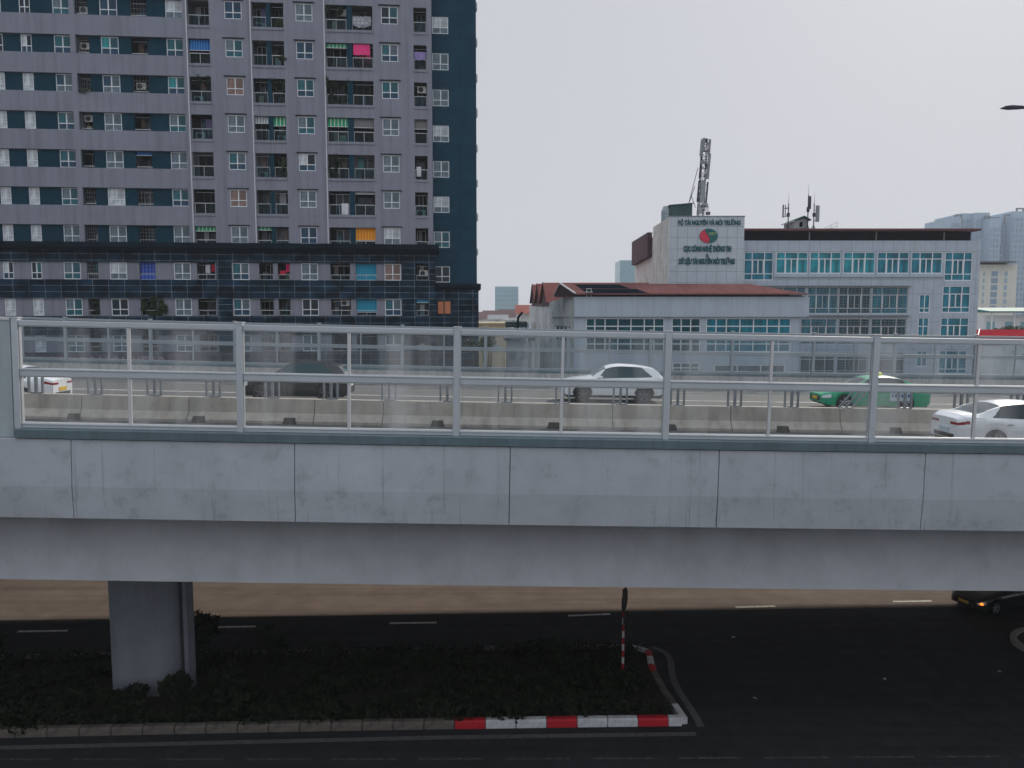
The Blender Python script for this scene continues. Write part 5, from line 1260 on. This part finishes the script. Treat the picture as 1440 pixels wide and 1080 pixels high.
T = empty('apartment_tower', 'huge hazy blue-grey apartment complex behind the right end of the office block', 'tower', (at(1390, 400, 470)[0], 470, 0))
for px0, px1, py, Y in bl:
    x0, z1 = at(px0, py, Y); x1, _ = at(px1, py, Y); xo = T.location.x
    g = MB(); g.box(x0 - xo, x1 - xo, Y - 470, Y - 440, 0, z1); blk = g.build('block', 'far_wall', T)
    k = MB(); n = max(3, int((x1 - x0) / 2.2)); cw = (x1 - x0) / n
    for i in range(n):
        z = 3
        while z < z1 - 5: k.box(x0 - xo + cw * (i + .22), x0 - xo + cw * (i + .72), Y - 470 - .5, Y - 470 + .2, z, z + 2.0); z += 3.2
    tag(k.build('window_grid', 'far_window', blk), kind='stuff')
for px0, px1, py in ((1349, 1359, 300), (1391, 1399, 302), (1400, 1412, 304), (1419, 1432, 300), (1436, 1447, 291)):
    x0, z1 = at(px0, py, 468); x1, _ = at(px1, py, 468); xo = T.location.x; zb_ = z1 - 3.2
    g = MB(); 
    for q in (x0, x1 - .7): g.box(q - xo, q - xo + .7, 2, 3, zb_ - 3, z1 - .8)
    g.box(x0 - xo, x1 - xo, 2, 3, z1 - .8, z1); g.build('roof_frame', 'slab_grey', T)
# cream block, white house, trees and red roof at the right edge
x0, zt = at(1374, 372, 150); x1, _ = at(1431, 372, 150)
cb = empty('cream_building', 'tall cream building with a dark overhanging roof slab at the right', 'building', ((x0 + x1) / 2, 150, 0)); w = (x1 - x0) / 2
g = MB(); g.box(-w, w, 0, 14, 0, zt); g.build('wall', 'cream_wall', cb)
g = MB(); g.prof([(-1.2, zt + .35), (-1.2, zt + .6), (14, zt + 1.1), (14, zt + .35)], -w - .8, w - .9); g.box(-w + 1.0, w - 1.5, 1, 12, zt + .001, zt + .349); g.build('roof_slab', 'slab_grey', cb)
for i in range(6):
    z = at(1398, 385 + 9.7 * i, 150)[1]
    for px, ww_, hh_ in ((1398, .62, .5), (1383, .16, .4), (1414, .28, .45)):
        X = at(px, 400, 150)[0] - (x0 + x1) / 2; g = MB(); g.box(X - ww_, X + ww_, -.05, -.003, z - hh_, z + hh_); g.build('window', 'far_window' if px == 1398 else 'far_wall', cb)
x0, zt = at(1383, 439, 118); x1, _ = at(1480, 439, 118)
wh = empty('white_house', 'white house with a thin green canopy roof at the right edge', 'house', ((x0 + x1) / 2, 118, 0)); w = (x1 - x0) / 2
g = MB(); g.box(-w, w, 0, 10, 0, zt - .5); g.build('wall', 'white_wall', wh)
g = MB(); g.prof([(-1, zt), (-1, zt + .15), (5, zt + .75), (11, zt + .15), (11, zt)], -w + .35, w + 1); g.build('roof', 'green_roof', wh)
g = MB(); 
for q in (-w + .8, -w * .2, w * .3): g.box(q, q + .18, -.8, -.6, 9, zt)
g.build('post', 'white_wall', wh)
for a, b, c, d in ((-w + .6, -w + 1.8, 11.0, 12.2), (-w * .35, -w * .1, 10.8, 12.2), (w * .1, w * .4, 10.8, 12.2)): g = MB(); g.box(a, b, -.06, -.003, c, d); g.build('window', 'far_glass', wh)
g = MB(); g.box(-w - .4, -w * .55, -2.2, -.01, 10.2, 10.4); g.build('balcony_slab', 'tank_steel', wh)
x0, zt = at(1374, 474, 96); x1, _ = at(1500, 474, 96)
rh = empty('red_roof_house', 'low house with a bright red sheet roof at the right edge above the noise barrier', 'house', ((x0 + x1) / 2, 96, 0)); w = (x1 - x0) / 2
g = MB(); g.box(-w, w, 0, 10, 0, zt - .3); g.build('wall', 'stained_wall_low', rh)
g = MB(); g.poly([(-w - .3, -.5, zt - .3), (w, -.5, zt - .3), (w, 5, zt + .85), (-w + .3, 5, zt + .85)]); g.poly([(-w + .3, 5, zt + .85), (w, 5, zt + .85), (w, 10.5, zt - .3), (-w - .3, 10.5, zt - .3)]); g.build('roof', 'roof_red_bright', rh, fix=False)
g = MB(); g.tube((-w - .3, -.5, zt - .28), (-w + 3.3, 5, zt + .9), .07, None, 5); g.build('roof_seam', 'rail_light', rh)
# trees
def tree(label, X, Y, zc, r, n=900, m='leaf_mid', h=None, sz=.16, seed=1):
    rg = random.Random(seed); o = empty('tree', label, 'tree', (X, Y, 0), 0, 'trees between the buildings')
    t = MB(); t.tube((0, 0, 0), (.1, 0, zc * .6), .16, .11, 8)
    tips = []
    for k in range(6):
        a = k * 1.05 + rg.uniform(-.3, .3); p = (math.cos(a) * r * .6, math.sin(a) * r * .6, zc + rg.uniform(-.2, .7) * r); t.tube((.1, 0, zc * .58), p, .07, .02, 6); tips.append(p)
    tips.append((0, 0, zc + r * .7)); t.build('trunk', 'bark', o)
    c = MB()
    for p in tips: leaves(c, n // len(tips), sz, blob(p, (r * .5, r * .5, r * .42), rg), rg)
    c.build('crown', m, o, fix=False)
for i, (px, py, Y, r) in enumerate(((1389, 471, 104, .6), (1401, 470, 103, .75), (1417, 467, 106, .85), (1433, 468, 103, .95), (1450, 467, 104, 1.0))):
    X, Z = at(px, py, Y); tree(['small tree at the left end of the row below the white house', 'second tree from the left below the white house', 'tallest pointed tree in front of the white house', 'bushy tree right of the tallest one by the white house', 'rightmost tree, cut by the picture edge by the white house'][i], X, Y, Z, r, 700, 'leaf_mid', sz=.11, seed=i)
X, Z = at(685, 484, 62); tree('bluish green tree seen through both noise barriers beside the tower', X, 62, Z, .75, 800, 'leaf_dark', sz=.11, seed=9)
X, Z = at(664, 492, 58); tree('low wide tree behind the far barrier at the foot of the tower', X, 58, Z, .8, 700, 'leaf_dark', sz=.11, seed=11)
# low hazy wall of buildings behind the far barrier in the gap
x0, z1 = at(712, 474, 90); x1, _ = at(748, 474, 90)
house('house', 'low grey house behind the barrier at the foot of the gap', x0, x1, 90, 8, z1 - .4, 'slab_grey', 'stained_wall_low', 0, ((-1.0, -.3, 8, 9.2), (.3, 1.0, 8, 9.2)))

# ================================================================== AIR, LIGHT, CAMERA
SUN_EL, SUN_AZ = 32.3, 33      # degrees; azimuth measured from the view direction towards the right
hz = MB(); hz.box(-720, 720, -60, 760, -4, 112)
ho = hz.build('haze', 'cloth_white'); ho.data.materials.clear()
hm = bpy.data.materials.new('haze_air'); hm.use_nodes = True; nt = hm.node_tree
for n in list(nt.nodes):
    if n.type == 'BSDF_PRINCIPLED': nt.nodes.remove(n)
pv = nt.nodes.new('ShaderNodeVolumePrincipled'); pv.inputs['Color'].default_value = (.86, .93, 1.0, 1); pv.inputs['Density'].default_value = .0003; pv.inputs['Anisotropy'].default_value = 0.
out = [n for n in nt.nodes if n.type == 'OUTPUT_MATERIAL'][0]; nt.links.new(pv.outputs[0], out.inputs['Volume'])
ho.data.materials.append(hm); tag(ho, 'pale bluish haze in the air', kind='stuff')

w = bpy.data.worlds.new('World'); S.world = w; w.use_nodes = True; nt = w.node_tree; bg = nt.nodes['Background']
sk = nt.nodes.new('ShaderNodeTexSky'); sk.sky_type = 'NISHITA'; sk.sun_disc = False; sk.sun_elevation = R(SUN_EL); sk.sun_rotation = R(SUN_AZ)
sk.air_density = 1.4; sk.dust_density = 6; sk.ozone_density = 1.5; sk.altitude = 0
hs_ = nt.nodes.new('ShaderNodeHueSaturation'); hs_.inputs['Saturation'].default_value = .35; hs_.inputs['Value'].default_value = .55; nt.links.new(sk.outputs[0], hs_.inputs['Color'])
# overcast veil: even near the horizon, brighter overhead
tc = nt.nodes.new('ShaderNodeTexCoord'); sp = nt.nodes.new('ShaderNodeSeparateXYZ'); nt.links.new(tc.outputs['Generated'], sp.inputs[0])
mr = nt.nodes.new('ShaderNodeMapRange'); mr.inputs[1].default_value = .40; mr.inputs[2].default_value = 1.; mr.inputs[3].default_value = 1.; mr.inputs[4].default_value = 2.2; nt.links.new(sp.outputs['Z'], mr.inputs[0])
vm = nt.nodes.new('ShaderNodeMix'); vm.data_type = 'RGBA'; vm.blend_type = 'MULTIPLY'; vm.inputs[0].default_value = 1; vm.inputs[6].default_value = (5.9, 6.08, 6.6, 1); nt.links.new(mr.outputs[0], vm.inputs[7])
mx = nt.nodes.new('ShaderNodeMix'); mx.data_type = 'RGBA'; mx.inputs[0].default_value = .95; nt.links.new(hs_.outputs[0], mx.inputs[6]); nt.links.new(vm.outputs[2], mx.inputs[7])
nt.links.new(mx.outputs[2], bg.inputs[0]); bg.inputs[1].default_value = .10

sl_ = bpy.data.lights.new('sun', 'SUN'); sl_.energy = 3.4; sl_.angle = R(2.0); sl_.color = (1, .88, .74)
so = bpy.data.objects.new('sun', sl_); COL.objects.link(so)
d = Vector((math.sin(R(SUN_AZ)) * math.cos(R(SUN_EL)), math.cos(R(SUN_AZ)) * math.cos(R(SUN_EL)), math.sin(R(SUN_EL))))
so.rotation_euler = d.to_track_quat('Z', 'Y').to_euler(); so.location = (0, 0, 60)

cd = bpy.data.cameras.new('camera'); cam = bpy.data.objects.new('camera', cd); COL.objects.link(cam)
cd.sensor_width = 36; cd.sensor_fit = 'HORIZONTAL'; cd.lens = F / 1440 * 36; cd.clip_end = 6000; cd.clip_start = .05
cam.location = (0, 0, CH); cam.rotation_euler = (R(90) - PITCH, 0, 0); S.camera = cam
S.view_settings.view_transform = 'Standard'; S.view_settings.look = 'None'; S.view_settings.exposure = 0; S.view_settings.gamma = 1
S.render.resolution_x = 1024; S.render.resolution_y = 768
S.cycles.max_bounces = 8; S.cycles.transparent_max_bounces = 24; S.cycles.volume_bounces = 2; S.cycles.caustics_reflective = False; S.cycles.caustics_refractive = False
